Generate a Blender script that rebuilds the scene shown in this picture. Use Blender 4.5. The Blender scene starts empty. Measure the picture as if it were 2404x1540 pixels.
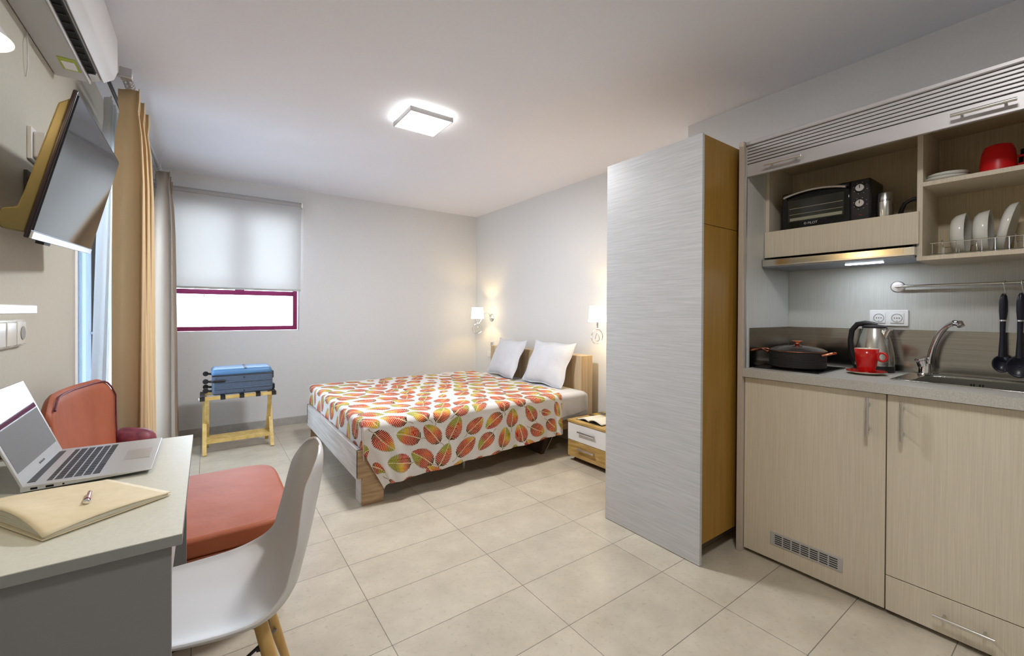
import bpy, bmesh, math, random
import numpy as np
from mathutils import Vector, Matrix
random.seed(7)
SC = bpy.context.scene
COL = SC.collection
PI = math.pi

# ------------------------------------------------------------------ materials
def nt(m): return m.node_tree.nodes, m.node_tree.links
def mat(name, col, rough=.5, metal=0., spec=.5, emit=None, estr=0., trans=0., ior=1.45, coat=0., sheen=0., alpha=1.):
    m = bpy.data.materials.new(name); m.use_nodes = True
    b = m.node_tree.nodes['Principled BSDF']
    b.inputs['Base Color'].default_value = (*col, 1); b.inputs['Roughness'].default_value = rough
    b.inputs['Metallic'].default_value = metal; b.inputs['Specular IOR Level'].default_value = spec
    b.inputs['IOR'].default_value = ior
    b.inputs['Transmission Weight'].default_value = trans; b.inputs['Coat Weight'].default_value = coat
    b.inputs['Sheen Weight'].default_value = sheen; b.inputs['Alpha'].default_value = alpha
    if emit: b.inputs['Emission Color'].default_value = (*emit, 1); b.inputs['Emission Strength'].default_value = estr
    return m
def noise(m, scale=(1,1,1), nscale=5., detail=4., lo=None, hi=None, p0=.3, p1=.7, bump=0., rough=None, dist=.002):
    """procedural colour variation between lo and hi, with optional bump, in object coordinates"""
    N, L = nt(m); b = N['Principled BSDF']
    tc = N.new('ShaderNodeTexCoord'); mp = N.new('ShaderNodeMapping'); mp.inputs['Scale'].default_value = scale
    L.new(tc.outputs['Object'], mp.inputs['Vector'])
    n = N.new('ShaderNodeTexNoise'); n.inputs['Scale'].default_value = nscale; n.inputs['Detail'].default_value = detail
    L.new(mp.outputs['Vector'], n.inputs['Vector'])
    if lo is not None:
        r = N.new('ShaderNodeValToRGB'); r.color_ramp.elements[0].position = p0; r.color_ramp.elements[1].position = p1
        r.color_ramp.elements[0].color = (*lo, 1); r.color_ramp.elements[1].color = (*hi, 1)
        L.new(n.outputs['Fac'], r.inputs['Fac']); L.new(r.outputs['Color'], b.inputs['Base Color'])
    if bump:
        bp = N.new('ShaderNodeBump'); bp.inputs['Strength'].default_value = bump; bp.inputs['Distance'].default_value = dist
        L.new(n.outputs['Fac'], bp.inputs['Height']); L.new(bp.outputs['Normal'], b.inputs['Normal'])
    return m

M = {}
M['wall'] = noise(mat('wall_paint', (.76,.76,.745), .75, spec=.3), nscale=90, lo=(.71,.71,.71), hi=(.74,.74,.74), bump=.08)
M['ceil'] = noise(mat('ceiling_paint', (.82,.83,.89), .85, spec=.2), nscale=60, lo=(.81,.82,.885), hi=(.83,.84,.90), bump=.05)  # cool cast of the daylight put into the ceiling colour
M['wall_warm'] = noise(mat('left_wall_surface', (.62,.60,.53), .75, spec=.3), nscale=90, lo=(.51,.495,.43), hi=(.54,.525,.46), bump=.08)  # left wall only, darker and yellower than the other walls
M['reveal'] = mat('reveal_paint', (.85,.85,.86), .7)
M['lam'] = noise(mat('linen_laminate', (.5,.45,.36), .45), scale=(420,420,5), nscale=1., lo=(.58,.51,.40), hi=(.68,.61,.49), bump=.05)
M['lamback'] = noise(mat('pale_linen_laminate', (.5,.5,.46), .4), scale=(420,420,5), nscale=1., lo=(.52,.52,.49), hi=(.62,.62,.59), bump=.05)
M['laminside'] = noise(mat('cabinet_interior', (.4,.34,.24), .5), scale=(200,200,6), nscale=1., lo=(.52,.43,.28), hi=(.62,.53,.38))
M['edge'] = mat('greige_edging', (.50,.43,.36), .4)
M['silver'] = noise(mat('silver_streaked_laminate', (.5,.5,.5), .38), scale=(4,6,240), nscale=1., detail=5, lo=(.44,.445,.45), hi=(.56,.56,.57), p0=.3, p1=.7, bump=.05)
M['amber'] = noise(mat('warmlit_beige_laminate', (.45,.25,.05), .45), scale=(60,60,3), nscale=1., lo=(.28,.145,.02), hi=(.34,.185,.03))  # beige laminate; warm light on the side put into its colour
M['alu'] = mat('aluminium', (.62,.61,.62), .35, metal=.9)
M['slat'] = mat('tambour_slat', (.50,.48,.49), .4, metal=.35)
M['slot'] = mat('dark_gap', (.02,.02,.02), .7)
M['steel'] = noise(mat('brushed_steel', (.4,.38,.35), .17, metal=1.), scale=(2,2,160), nscale=2., lo=(.36,.34,.31), hi=(.46,.44,.41))
M['steelh'] = mat('satin_steel', (.7,.69,.66), .22, metal=1.)
M['chrome'] = mat('chrome', (.85,.85,.86), .06, metal=1.)
M['worktop'] = noise(mat('worktop_laminate', (.42,.40,.36), .5), nscale=220, lo=(.40,.38,.34), hi=(.52,.50,.46))
M['black'] = mat('black_plastic', (.015,.014,.015), .35)
M['blackmatt'] = mat('matt_black', (.02,.018,.018), .6)
M['bluek'] = mat('blue_black_nylon', (.015,.016,.03), .3)
M['glassblack'] = mat('black_glass', (.01,.01,.01), .06)
M['copper'] = mat('copper', (.85,.30,.16), .2, metal=1.)
M['red'] = mat('red_ceramic', (.62,.012,.01), .18, coat=.5)
M['redmatt'] = mat('red_plastic', (.6,.006,.008), .35)
M['white'] = mat('white_plastic', (.8,.8,.8), .35)
M['ceramic'] = mat('white_ceramic', (.72,.72,.68), .15, coat=.4)
M['cream'] = mat('cream_ceramic', (.75,.72,.62), .2)
M['deskgrey'] = mat('desk_side_laminate', (.22,.22,.23), .5)
M['desktop'] = noise(mat('desk_top_laminate', (.62,.62,.55), .35), nscale=150, lo=(.60,.60,.53), hi=(.66,.66,.59))
M['lapalu'] = mat('laptop_aluminium', (.60,.60,.61), .35, metal=.65)
M['key'] = mat('key_black', (.025,.028,.035), .4)
M['screen'] = mat('glossy_screen', (.03,.03,.035), .03, spec=.8, coat=1.)
M['tvscreen'] = mat('television_screen', (.03,.032,.038), .07, spec=.75)
M['padgrey'] = mat('trackpad', (.50,.50,.51), .3, metal=.6)
M['shell'] = mat('white_shell_plastic', (.62,.605,.60), .35)
M['beech'] = noise(mat('beech_wood', (.6,.38,.14), .45), scale=(18,18,2), nscale=1.5, lo=(.50,.30,.09), hi=(.66,.43,.17))
M['bamboo'] = noise(mat('bamboo_wood', (.62,.42,.12), .45), scale=(14,14,14), nscale=1.5, lo=(.52,.33,.08), hi=(.72,.52,.2))
M['oak'] = noise(mat('oak_laminate', (.4,.27,.15), .5), scale=(5,5,45), nscale=1., detail=6, lo=(.26,.165,.085), hi=(.50,.345,.2), bump=.1)
M['oakpale'] = noise(mat('bleached_oak_laminate', (.5,.42,.35), .5), scale=(40,3,50), nscale=1., detail=6, lo=(.46,.43,.41), hi=(.66,.63,.60))
M['oakgold'] = noise(mat('golden_oak_laminate', (.45,.28,.08), .5), scale=(8,8,60), nscale=1., detail=6, lo=(.34,.20,.05), hi=(.56,.38,.14))
M['orange'] = noise(mat('orange_leather', (.5,.16,.08), .5, spec=.35), nscale=5, detail=6, lo=(.33,.080,.030), hi=(.41,.115,.055), bump=.5, dist=.012)
M['plum'] = noise(mat('plum_piping', (.12,.02,.04), .5), nscale=30, lo=(.1,.015,.03), hi=(.25,.04,.06))
M['purple'] = mat('magenta_painted_aluminium', (.26,.02,.10), .3)
M['linen'] = noise(mat('white_bed_linen', (.7,.7,.73), .85), nscale=9, lo=(.58,.585,.61), hi=(.64,.645,.67), bump=.25, dist=.012)
M['skirt'] = noise(mat('tile_skirting', (.42,.40,.37), .4), nscale=20, lo=(.38,.36,.33), hi=(.46,.44,.41))
M['bluecase'] = noise(mat('blue_suitcase_fabric', (.08,.10,.15), .6), nscale=300, lo=(.055,.080,.125), hi=(.10,.13,.185), bump=.2)
M['bluetop'] = mat('sky_blue_suitcase_panel', (.10,.23,.43), .4)
M['tvback'] = mat('lamplit_television_housing', (.105,.085,.03), .42, metal=.2)  # black plastic housing with the wall lamp's gold light painted into it
M['tvbezel'] = mat('aubergine_bezel', (.010,.005,.008), .3)
M['acwhite'] = mat('air_conditioner_white', (.72,.72,.74), .3, coat=.3)
M['acgrey'] = mat('air_conditioner_underside', (.50,.50,.50), .5)
M['leather'] = noise(mat('tan_notebook_cover', (.72,.55,.28), .5), nscale=40, lo=(.70,.60,.40), hi=(.76,.66,.46))
M['paper'] = mat('paper', (.78,.74,.62), .8)
M['pink'] = mat('rose_gold', (.55,.25,.2), .25, metal=.9)
M['wood_dark'] = noise(mat('dark_wood', (.05,.025,.012), .5), nscale=8, lo=(.04,.02,.01), hi=(.08,.04,.02))
M['green'] = mat('label_green', (.35,.42,.03), .5)
M['textgrey'] = mat('grey_print', (.18,.18,.19), .5)
M['text'] = mat('pale_print', (.6,.6,.58), .5)
M['textred'] = mat('red_print', (.5,.02,.02), .5)
M['textdark'] = mat('dark_print', (.02,.02,.02), .5)
M['tray'] = mat('oven_tray', (.35,.35,.27), .4, metal=.5)
M['hole'] = mat('hole_black', (.004,.004,.004), .9)

def glass(name, col=(1,1,1), rough=0.):
    """thin pane: mostly straight-through with a fresnel mirror layer"""
    m = bpy.data.materials.new(name); m.use_nodes = True; N, L = nt(m); N.clear()
    o = N.new('ShaderNodeOutputMaterial'); t = N.new('ShaderNodeBsdfTransparent'); t.inputs[0].default_value = (*col, 1)
    g = N.new('ShaderNodeBsdfGlossy'); g.inputs['Roughness'].default_value = .02
    f = N.new('ShaderNodeFresnel'); f.inputs[0].default_value = 1.45; x = N.new('ShaderNodeMixShader')
    L.new(f.outputs[0], x.inputs[0]); L.new(t.outputs[0], x.inputs[1]); L.new(g.outputs[0], x.inputs[2]); L.new(x.outputs[0], o.inputs[0])
    return m
M['pane'] = glass('window_glass', (.96,.98,1))
M['tumbler'] = glass('clear_tumbler', (.93,.92,.88))

def cloth(name, col, transl, tcol, transp=0., bump=0., scale=(1,1,1), nscale=400):
    m = bpy.data.materials.new(name); m.use_nodes = True; N, L = nt(m); N.clear()
    o = N.new('ShaderNodeOutputMaterial'); d = N.new('ShaderNodeBsdfDiffuse'); t = N.new('ShaderNodeBsdfTranslucent')
    d.inputs[0].default_value = (*col, 1); t.inputs[0].default_value = (*tcol, 1)
    x = N.new('ShaderNodeMixShader'); x.inputs[0].default_value = transl
    tc = N.new('ShaderNodeTexCoord'); mp = N.new('ShaderNodeMapping'); mp.inputs['Scale'].default_value = scale
    n = N.new('ShaderNodeTexNoise'); n.inputs['Scale'].default_value = nscale
    L.new(tc.outputs['Object'], mp.inputs[0]); L.new(mp.outputs[0], n.inputs['Vector'])
    bp = N.new('ShaderNodeBump'); bp.inputs['Strength'].default_value = bump; bp.inputs['Distance'].default_value = .002
    L.new(n.outputs['Fac'], bp.inputs['Height']); L.new(bp.outputs[0], d.inputs['Normal'])
    L.new(d.outputs[0], x.inputs[1]); L.new(t.outputs[0], x.inputs[2]); last = x
    if transp:
        y = N.new('ShaderNodeMixShader'); y.inputs[0].default_value = transp; tr = N.new('ShaderNodeBsdfTransparent')
        L.new(x.outputs[0], y.inputs[1]); L.new(tr.outputs[0], y.inputs[2]); last = y
    L.new(last.outputs[0], o.inputs[0]); return m
M['curtain'] = cloth('sand_curtain_fabric', (.74,.57,.35), .10, (.6,.45,.3), bump=.3)
M['curtain2'] = cloth('greige_curtain_fabric', (.37,.30,.24), .05, (.4,.36,.34), bump=.3)
M['sheer'] = cloth('white_sheer_fabric', (.82,.85,.88), .6, (.85,.9,.95), transp=.15, bump=.2, scale=(1,30,.2), nscale=20)
M['blind'] = cloth('ivory_blind_fabric', (.70,.70,.70), .42, (.76,.74,.71), bump=.1)
def emis(name, col, s):
    m = bpy.data.materials.new(name); m.use_nodes = True; N, L = nt(m); N.clear()
    o = N.new('ShaderNodeOutputMaterial'); e = N.new('ShaderNodeEmission'); e.inputs[0].default_value = (*col, 1); e.inputs[1].default_value = s
    L.new(e.outputs[0], o.inputs[0]); return m
M['led'] = emis('led_diffuser', (1,.99,.95), 14)
M['ledside'] = emis('led_edge_glow', (1,.98,.92), 45)
M['shade'] = emis('lit_lamp_shade', (1,.80,.50), 9)
M['sconceglow'] = emis('lit_opal_glass', (1,.78,.45), 9)
M['hoodlight'] = emis('hood_tube', (.85,.93,1), 30)

def tiles():
    m = bpy.data.materials.new('stone_floor_tiles'); m.use_nodes = True; N, L = nt(m); b = N['Principled BSDF']
    tc = N.new('ShaderNodeTexCoord'); mp = N.new('ShaderNodeMapping'); mp.inputs['Location'].default_value = (-.5434+.5873*20, -2.960+.2946*40, 0)
    L.new(tc.outputs['Object'], mp.inputs[0])
    br = N.new('ShaderNodeTexBrick'); br.offset = 0; br.squash = 1
    br.inputs['Scale'].default_value = 1; br.inputs['Brick Width'].default_value = .5873; br.inputs['Row Height'].default_value = .2946
    br.inputs['Mortar Size'].default_value = .0016; br.inputs['Mortar Smooth'].default_value = .2; br.inputs['Bias'].default_value = 0
    br.inputs['Color1'].default_value = (.52,.47,.385,1); br.inputs['Color2'].default_value = (.56,.51,.42,1); br.inputs['Mortar'].default_value = (.22,.195,.165,1)
    L.new(mp.outputs[0], br.inputs['Vector'])
    n = N.new('ShaderNodeTexNoise'); n.inputs['Scale'].default_value = 5; n.inputs['Detail'].default_value = 8; n.inputs['Roughness'].default_value = .65
    L.new(tc.outputs['Object'], n.inputs['Vector'])
    n2 = N.new('ShaderNodeTexNoise'); n2.inputs['Scale'].default_value = 55; n2.inputs['Detail'].default_value = 4
    L.new(tc.outputs['Object'], n2.inputs['Vector'])
    r = N.new('ShaderNodeValToRGB'); r.color_ramp.elements[0].position = .3; r.color_ramp.elements[0].color = (.80,.78,.74,1)
    r.color_ramp.elements[1].position = .7; r.color_ramp.elements[1].color = (1.06,1.05,1.03,1); L.new(n.outputs['Fac'], r.inputs[0])
    r2 = N.new('ShaderNodeValToRGB'); r2.color_ramp.elements[0].position = .28; r2.color_ramp.elements[0].color = (.72,.68,.62,1)
    r2.color_ramp.elements[1].position = .42; r2.color_ramp.elements[1].color = (1,1,1,1); L.new(n2.outputs['Fac'], r2.inputs[0])
    mx = N.new('ShaderNodeMix'); mx.data_type = 'RGBA'; mx.blend_type = 'MULTIPLY'; mx.inputs[0].default_value = 1
    mx2 = N.new('ShaderNodeMix'); mx2.data_type = 'RGBA'; mx2.blend_type = 'MULTIPLY'; mx2.inputs[0].default_value = .5
    L.new(br.outputs['Color'], mx.inputs[6]); L.new(r.outputs[0], mx.inputs[7]); L.new(mx.outputs[2], mx2.inputs[6]); L.new(r2.outputs[0], mx2.inputs[7])
    L.new(mx2.outputs[2], b.inputs['Base Color']); b.inputs['Roughness'].default_value = .33; b.inputs['Specular IOR Level'].default_value = .45
    bp = N.new('ShaderNodeBump'); bp.invert = True; bp.inputs['Strength'].default_value = .5; bp.inputs['Distance'].default_value = .002
    L.new(br.outputs['Fac'], bp.inputs['Height']); L.new(bp.outputs[0], b.inputs['Normal'])
    return m
M['tile'] = tiles()

# ------------------------------------------------------------------ mesh helpers
class MB:
    """collects shapes into one bmesh; build() links them as one mesh object"""
    def __init__(s): s.bm = bmesh.new()
    def box(s, x0, x1, y0, y1, z0, z1, mtx=None):
        v = [Vector((x, y, z)) for x in (x0, x1) for y in (y0, y1) for z in (z0, z1)]
        if mtx: v = [mtx @ p for p in v]
        v = [s.bm.verts.new(p) for p in v]
        for f in ((0,1,3,2),(4,6,7,5),(0,4,5,1),(2,3,7,6),(0,2,6,4),(1,5,7,3)): s.bm.faces.new([v[i] for i in f])
        return s
    def tube(s, pts, r, n=12, cap=True, closed=False, flat=None):
        pts = [Vector(p) for p in pts]; rings = []; N = len(pts)
        rs = r if isinstance(r, (list, tuple)) else [r]*N
        prev = None
        for i, p in enumerate(pts):
            if closed: t = pts[(i+1) % N]-pts[(i-1) % N]
            else: t = pts[min(i+1, N-1)]-pts[max(i-1, 0)]
            t.normalize()
            if prev is None:
                u = t.orthogonal().normalized() if abs(t.z) > .9 else t.cross(Vector((0,0,1))).normalized()
            else: u = (prev - t*prev.dot(t)).normalized()
            prev = u; w = t.cross(u)
            rings.append([s.bm.verts.new(p + (u*math.cos(a)*(flat or 1) + w*math.sin(a))*rs[i]) for a in [2*PI*k/n for k in range(n)]])
        for i in range(N if closed else N-1):
            A, B = rings[i], rings[(i+1) % N]
            for k in range(n): s.bm.faces.new((A[k], A[(k+1) % n], B[(k+1) % n], B[k]))
        if cap and not closed: s.bm.faces.new(rings[0][::-1]); s.bm.faces.new(rings[-1])
        return s
    def lathe(s, prof, c=(0,0,0), n=40, mtx=None, sy=1.):
        c = Vector(c); rings = []
        for r, z in prof:
            if r < 1e-6: rings.append([Vector((0,0,z))])
            else: rings.append([Vector((r*math.cos(2*PI*k/n), r*math.sin(2*PI*k/n)*sy, z)) for k in range(n)])
        V = [[s.bm.verts.new(((mtx @ p) if mtx else p)+c) for p in R] for R in rings]
        for A, B in zip(V, V[1:]):
            if len(A) == 1 and len(B) == 1: continue
            for k in range(n):
                j = (k+1) % n
                if len(A) == 1: s.bm.faces.new((A[0], B[j], B[k]))
                elif len(B) == 1: s.bm.faces.new((A[k], A[j], B[0]))
                else: s.bm.faces.new((A[k], A[j], B[j], B[k]))
        return s
    def prism(s, pts, axis, a, b):
        """closed outline in the two other axes, extruded from a to b"""
        def P(p, t):
            q = list(p); q.insert(axis, t); return s.bm.verts.new(q)
        A = [P(p, a) for p in pts]; B = [P(p, b) for p in pts]; n = len(pts)
        for k in range(n): s.bm.faces.new((A[k], A[(k+1) % n], B[(k+1) % n], B[k]))
        s.bm.faces.new(A[::-1]); s.bm.faces.new(B); return s
    def grid(s, fn, nu, nv, closed_u=False):
        V = [[s.bm.verts.new(fn(i/(nu if closed_u else nu-1), j/(nv-1))) for j in range(nv)] for i in range(nu)]
        for i in range(nu if closed_u else nu-1):
            for j in range(nv-1): s.bm.faces.new((V[i][j], V[(i+1) % nu][j], V[(i+1) % nu][j+1], V[i][j+1]))
        return s
    def xf(s, m): bmesh.ops.transform(s.bm, matrix=m, verts=s.bm.verts); return s
    def build(s, name, m, parent=None, bevel=0., seg=2, smooth=True, solid=0., sub=0, local=False, off=-1):
        bmesh.ops.recalc_face_normals(s.bm, faces=s.bm.faces)
        me = bpy.data.meshes.new(name); s.bm.to_mesh(me); s.bm.free()
        me.materials.append(m if not isinstance(m, str) else M[m])
        o = bpy.data.objects.new(name, me); COL.objects.link(o)
        if parent is not None:
            o.parent = parent
            if not local: me.transform(Matrix.Translation(-world_loc(parent)))
        if smooth:
            for p in me.polygons: p.use_smooth = True
            if hasattr(me, 'set_sharp_from_angle'): me.set_sharp_from_angle(angle=math.radians(38))
        if sub: q = o.modifiers.new('sub', 'SUBSURF'); q.levels = q.render_levels = sub
        if solid: q = o.modifiers.new('solid', 'SOLIDIFY'); q.thickness = solid; q.offset = off
        if bevel: q = o.modifiers.new('bevel', 'BEVEL'); q.width = bevel; q.segments = seg; q.limit_method = 'ANGLE'; q.angle_limit = .6; q.harden_normals = False
        return o
def world_loc(o):
    v = Vector(o.location)
    while o.parent: o = o.parent; v = v + o.location
    return v
def thing(name, label, cat, loc=(0,0,0), rz=0., group=None):
    o = bpy.data.objects.new(name, None); COL.objects.link(o); o.location = loc; o.rotation_euler = (0,0,rz)
    o.empty_display_size = .05
    return tag(o, label, cat, group)
def tag(o, label, cat, group=None):
    o['label'] = label; o['category'] = cat
    if group: o['group'] = group
    return o
def struct(o): o['kind'] = 'structure'; return o
def B(x0, x1, y0, y1, z0, z1): return MB().box(x0, x1, y0, y1, z0, z1)
def text(name, body, size, m, mtx, parent, ext=.0004):
    cu = bpy.data.curves.new(name, 'FONT'); cu.body = body; cu.size = size; cu.extrude = ext; cu.align_x = 'CENTER'; cu.align_y = 'CENTER'
    t = bpy.data.objects.new('tmp', cu); COL.objects.link(t)
    dg = bpy.context.evaluated_depsgraph_get(); me = bpy.data.meshes.new_from_object(t.evaluated_get(dg))
    bpy.data.objects.remove(t); me.transform(mtx); me.materials.clear(); me.materials.append(M[m])
    o = bpy.data.objects.new(name, me); COL.objects.link(o); o.parent = parent
    me.transform(Matrix.Translation(-world_loc(parent))) if parent and not parent.get('_local') else None
    return o
def frame(o, ex, ey, ez):
    """matrix with origin o and axes ex, ey, ez"""
    ex, ey, ez = Vector(ex), Vector(ey), Vector(ez)
    return Matrix(((ex.x, ey.x, ez.x, o[0]), (ex.y, ey.y, ez.y, o[1]), (ex.z, ey.z, ez.z, o[2]), (0,0,0,1)))

LW, BW, RW, KW, H = -.52, 5.04, 3.0, 2.72, 2.5
FR = -1.6                                                   # wall behind the camera

# ------------------------------------------------------------------ room shell
struct(B(-1.0, 3.2, FR-.2, BW+.25, -.12, 0).build('floor', 'tile', smooth=False))
struct(B(-.9, 3.2, FR-.2, BW+.25, H, H+.12).build('ceiling', 'ceil', smooth=False))
w = MB()
DY0, DY1, DZ = 2.93, 4.72, 2.15
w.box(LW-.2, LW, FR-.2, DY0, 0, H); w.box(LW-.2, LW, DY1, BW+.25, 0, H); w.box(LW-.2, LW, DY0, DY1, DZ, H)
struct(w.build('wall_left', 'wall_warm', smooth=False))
w = MB(); WX0, WX1, WZ0, WZ1 = -.30, .805, 1.0, 2.2
w.box(LW, WX0, BW, BW+.22, 0, H); w.box(WX1, RW+.2, BW, BW+.22, 0, H); w.box(WX0, WX1, BW, BW+.22, 0, WZ0); w.box(WX0, WX1, BW, BW+.22, WZ1, H)
struct(w.build('wall_back', 'wall', smooth=False))
struct(B(RW, RW+.2, 1.705, BW, 0, H).build('wall_right', 'wall', smooth=False))
struct(B(KW, RW+.2, FR-.2, 1.705, 0, H).build('wall_kitchen', 'wall', smooth=False))
struct(B(LW, KW, FR-.2, FR, 0, H).build('wall_front', 'wall', smooth=False))
struct(B(LW, .95, BW-.010, BW, 0, .078).build('baseboard_back', 'skirt', bevel=.001))
struct(B(.953, RW-.012, BW-.010, BW, 0, .078).build('baseboard_back_right', 'skirt', bevel=.001))
struct(B(RW-.010, RW, 1.71, BW-.012, 0, .078).build('baseboard_right', 'skirt'))
struct(B(LW, LW+.010, FR, DY0-.06, 0, .078).build('baseboard_left', 'skirt'))

# window in the back wall: magenta aluminium frame, low fixed pane, transom and two panes behind the blind
win = struct(thing('window_1', '', '')); del win['label'], win['category']
FY = BW+.05
f = MB(); fw = .042
f.box(WX0, WX1-.012, FY, FY+.06, WZ0+.004, WZ0+fw+.004); f.box(WX0, WX1-.012, FY, FY+.06, WZ1-fw, WZ1); f.box(WX0, WX0+fw, FY, FY+.06, WZ0+fw, WZ1-fw)
f.box(WX1-.012-fw, WX1-.012, FY, FY+.06, WZ0+fw+.004, WZ1-fw)
f.build('window_frame', 'purple', win, bevel=.002)
f = MB(); f.box(WX0+fw, WX1-.012-fw, FY+.003, FY+.057, 1.362, 1.41); f.box(.23, .31, FY+.003, FY+.057, 1.41, WZ1-fw)
f.build('transom', 'purple', win, bevel=.002)
B(WX0+fw, WX1-.012-fw, FY+.028, FY+.032, WZ0+fw+.004, 1.362).build('lower_pane', 'pane', win, smooth=False)
B(WX0+fw, .23, FY+.028, FY+.032, 1.41, WZ1-fw).build('left_pane', 'pane', win, smooth=False)
B(.31, WX1-.012-fw, FY+.028, FY+.032, 1.41, WZ1-fw).build('right_pane', 'pane', win, smooth=False)
MB().tube([(-.02, FY-.004, 1.362), (-.02, FY-.012, 1.35), (-.02, FY-.012, 1.335)], .006, 8).build('catch', 'alu', win)

# balcony door in the left wall
dr = struct(thing('door_1', '', '')); del dr['label'], dr['category']
DX = LW-.12
B(DX-.03, LW-.004, DY0+.004, DY0+.045, 0, DZ).build('near_jamb', mat('skylit_lavender_frame', (.52,.52,.70), .35), dr, bevel=.003)  # near jamb of the purple frame, its sky reflection painted as lavender
M['leafpale'] = mat('skylit_blue_frame', (.50,.58,.68), .35)  # purple leaf paled, with reflected sky light put into its colour
f = MB(); f.box(DX-.03, DX+.03, DY0+.046, DY0+.07, 0, DZ); f.box(DX-.03, DX+.03, DY1-.07, DY1, 0, DZ); f.box(DX-.03, DX+.03, DY0+.07, DY1-.07, DZ-.07, DZ); f.box(DX-.03, DX+.03, DY0+.07, DY1-.07, 0, .05)
f.build('door_frame', 'purple', dr, bevel=.003)
f = MB(); a0, a1 = DY0+.075, DY1-.075
mid = (a0+a1)/2
lf = MB(); lf.box(DX-.02, DX+.02, mid+.01, mid+.08, .055, DZ-.075); lf.box(DX-.02, DX+.02, a1-.07, a1, .055, DZ-.075); lf.box(DX-.02, DX+.02, mid+.08, a1-.07, .055, .13); lf.box(DX-.02, DX+.02, mid+.08, a1-.07, DZ-.15, DZ-.075)
lf = lf.build('door_leaf', 'leafpale', dr, bevel=.002)
B(DX-.003, DX+.003, mid+.08, a1-.07, .13, DZ-.15).build('door_pane', 'pane', lf, smooth=False)
MB().tube([(DX+.02, mid+.045, 1.05), (DX+.065, mid+.045, 1.05), (DX+.07, mid+.15, 1.045)], .009, 10).build('door_handle', 'alu', lf)
lf = MB(); lf.box(DX-.02, DX+.02, a0, a0+.07, .055, DZ-.075); lf.box(DX-.02, DX+.02, mid-.07, mid, .055, DZ-.075); lf.box(DX-.02, DX+.02, a0+.07, mid-.07, .055, .13); lf.box(DX-.02, DX+.02, a0+.07, mid-.07, DZ-.15, DZ-.075)
lf = lf.build('door_leaf', 'leafpale', dr, bevel=.002)
B(DX-.003, DX+.003, a0+.07, mid-.07, .13, DZ-.15).build('door_pane', 'pane', lf, smooth=False)
t = MB(); t.box(LW, LW+.008, DY0-.055, DY0, 0, DZ+.05)
struct(t.build('trim_1', 'reveal', smooth=False))

# ------------------------------------------------------------------ ceiling light
cl = thing('ceiling_light', 'square glowing white LED panel light in a metal frame on the ceiling', 'ceiling light', (1.17, 2.665, 2.5))
cx, cy, s = 1.17, 2.665, .148
B(cx-s+.012, cx+s-.012, cy-s+.012, cy+s-.012, 2.482, 2.4995).build('edge_glow', 'ledside', cl, smooth=False)
f = MB(); t_ = .007
f.box(cx-s, cx+s, cy-s, cy-s+t_, 2.450, 2.480); f.box(cx-s, cx+s, cy+s-t_, cy+s, 2.450, 2.480); f.box(cx-s, cx-s+t_, cy-s+t_, cy+s-t_, 2.450, 2.480); f.box(cx+s-t_, cx+s, cy-s+t_, cy+s-t_, 2.450, 2.480)
f.build('frame', 'alu', cl)
B(cx-s+t_, cx+s-t_, cy-s+t_, cy+s-t_, 2.452, 2.462).build('diffuser', 'led', cl, smooth=False)

# ------------------------------------------------------------------ air conditioner
ac = thing('air_conditioner', 'white wall air conditioner with open dark outlet, high on the left wall', 'air conditioner', (LW, 2.15, 2.18))
Y0, Y1 = 1.72, 2.57
def PX(l): return [(LW+a, b) for a, b in l]
body = PX([(.002,2.183),(.105,2.183),(.112,2.196),(.145,2.205),(.152,2.23),(.16,2.44),(.14,2.468),(.002,2.468)])
MB().prism(body, 1, Y0, Y1).build('body', 'acgrey', ac, bevel=.004)
pan = PX([(.150,2.196),(.185,2.222),(.197,2.26),(.196,2.40),(.182,2.452),(.150,2.472),(.145,2.468),(.165,2.45),(.165,2.23),(.145,2.204)])
MB().prism(pan, 1, Y0-.004, Y1+.004).build('front_panel', 'acwhite', ac, bevel=.003, seg=3)
B(LW+.106, LW+.112, Y0+.01, Y1-.005, 2.176, 2.192).build('lip', 'acwhite', ac, bevel=.002)
B(LW+.114, LW+.140, Y0+.02, Y1-.09, 2.187, 2.199).build('outlet_slot', 'hole', ac)
for k in range(14): B(LW+.116, LW+.139, Y0+.04+k*.054, Y0+.043+k*.054, 2.183, 2.192).build('louvre', 'blackmatt', ac)
MB().prism([(LW+.116,2.186),(LW+.142,2.197),(LW+.141,2.200),(LW+.115,2.189)], 1, Y1-.085, Y1-.01).build('flap_end', 'alu', ac)
st = B(LW+.045, LW+.098, Y1-.2, Y1-.09, 2.1815, 2.183).build('energy_label', 'green', ac, smooth=False); st['label'] = 'yellow-green sticker'
B(LW+.052, LW+.09, Y1-.17, Y1-.10, 2.1808, 2.1815).build('label_panel', 'white', st, smooth=False)

# ------------------------------------------------------------------ television (tilted, on a wall bracket)
o_, tn, fb, ft = Vector((-.366,1.6,1.382)), Vector((-.272,1.6,1.777)), Vector((-.391,2.45,1.427)), Vector((-.299,2.45,1.832))
ex = ((fb-o_)+(ft-tn))/2; TWd = ex.length; ex.normalize(); ey = tn-o_; THt = ey.length; ey = (ey-ex*ey.dot(ex)).normalized(); ez = ex.cross(ey)
if ez.x < 0: ez = -ez
TM = frame(o_, ex, ey, ez)
tv = thing('television', 'flat television tilted down on the left wall above the desk', 'television', (-.4, 2.02, 1.6))
W, Hh = TWd, THt
MB().box(0, W, 0, Hh, -.014, -.004, TM).build('bezel', 'tvbezel', tv, bevel=.003)
MB().box(.010, W-.010, .022, Hh-.010, -.005, -.001, TM).build('screen', 'tvscreen', tv, smooth=False)
s_ = MB().box(.004, W-.004, .001, .019, -.006, .001, TM).build('silver_strip', 'alu', tv); s_['label'] = 'silver strip under the screen'
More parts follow.
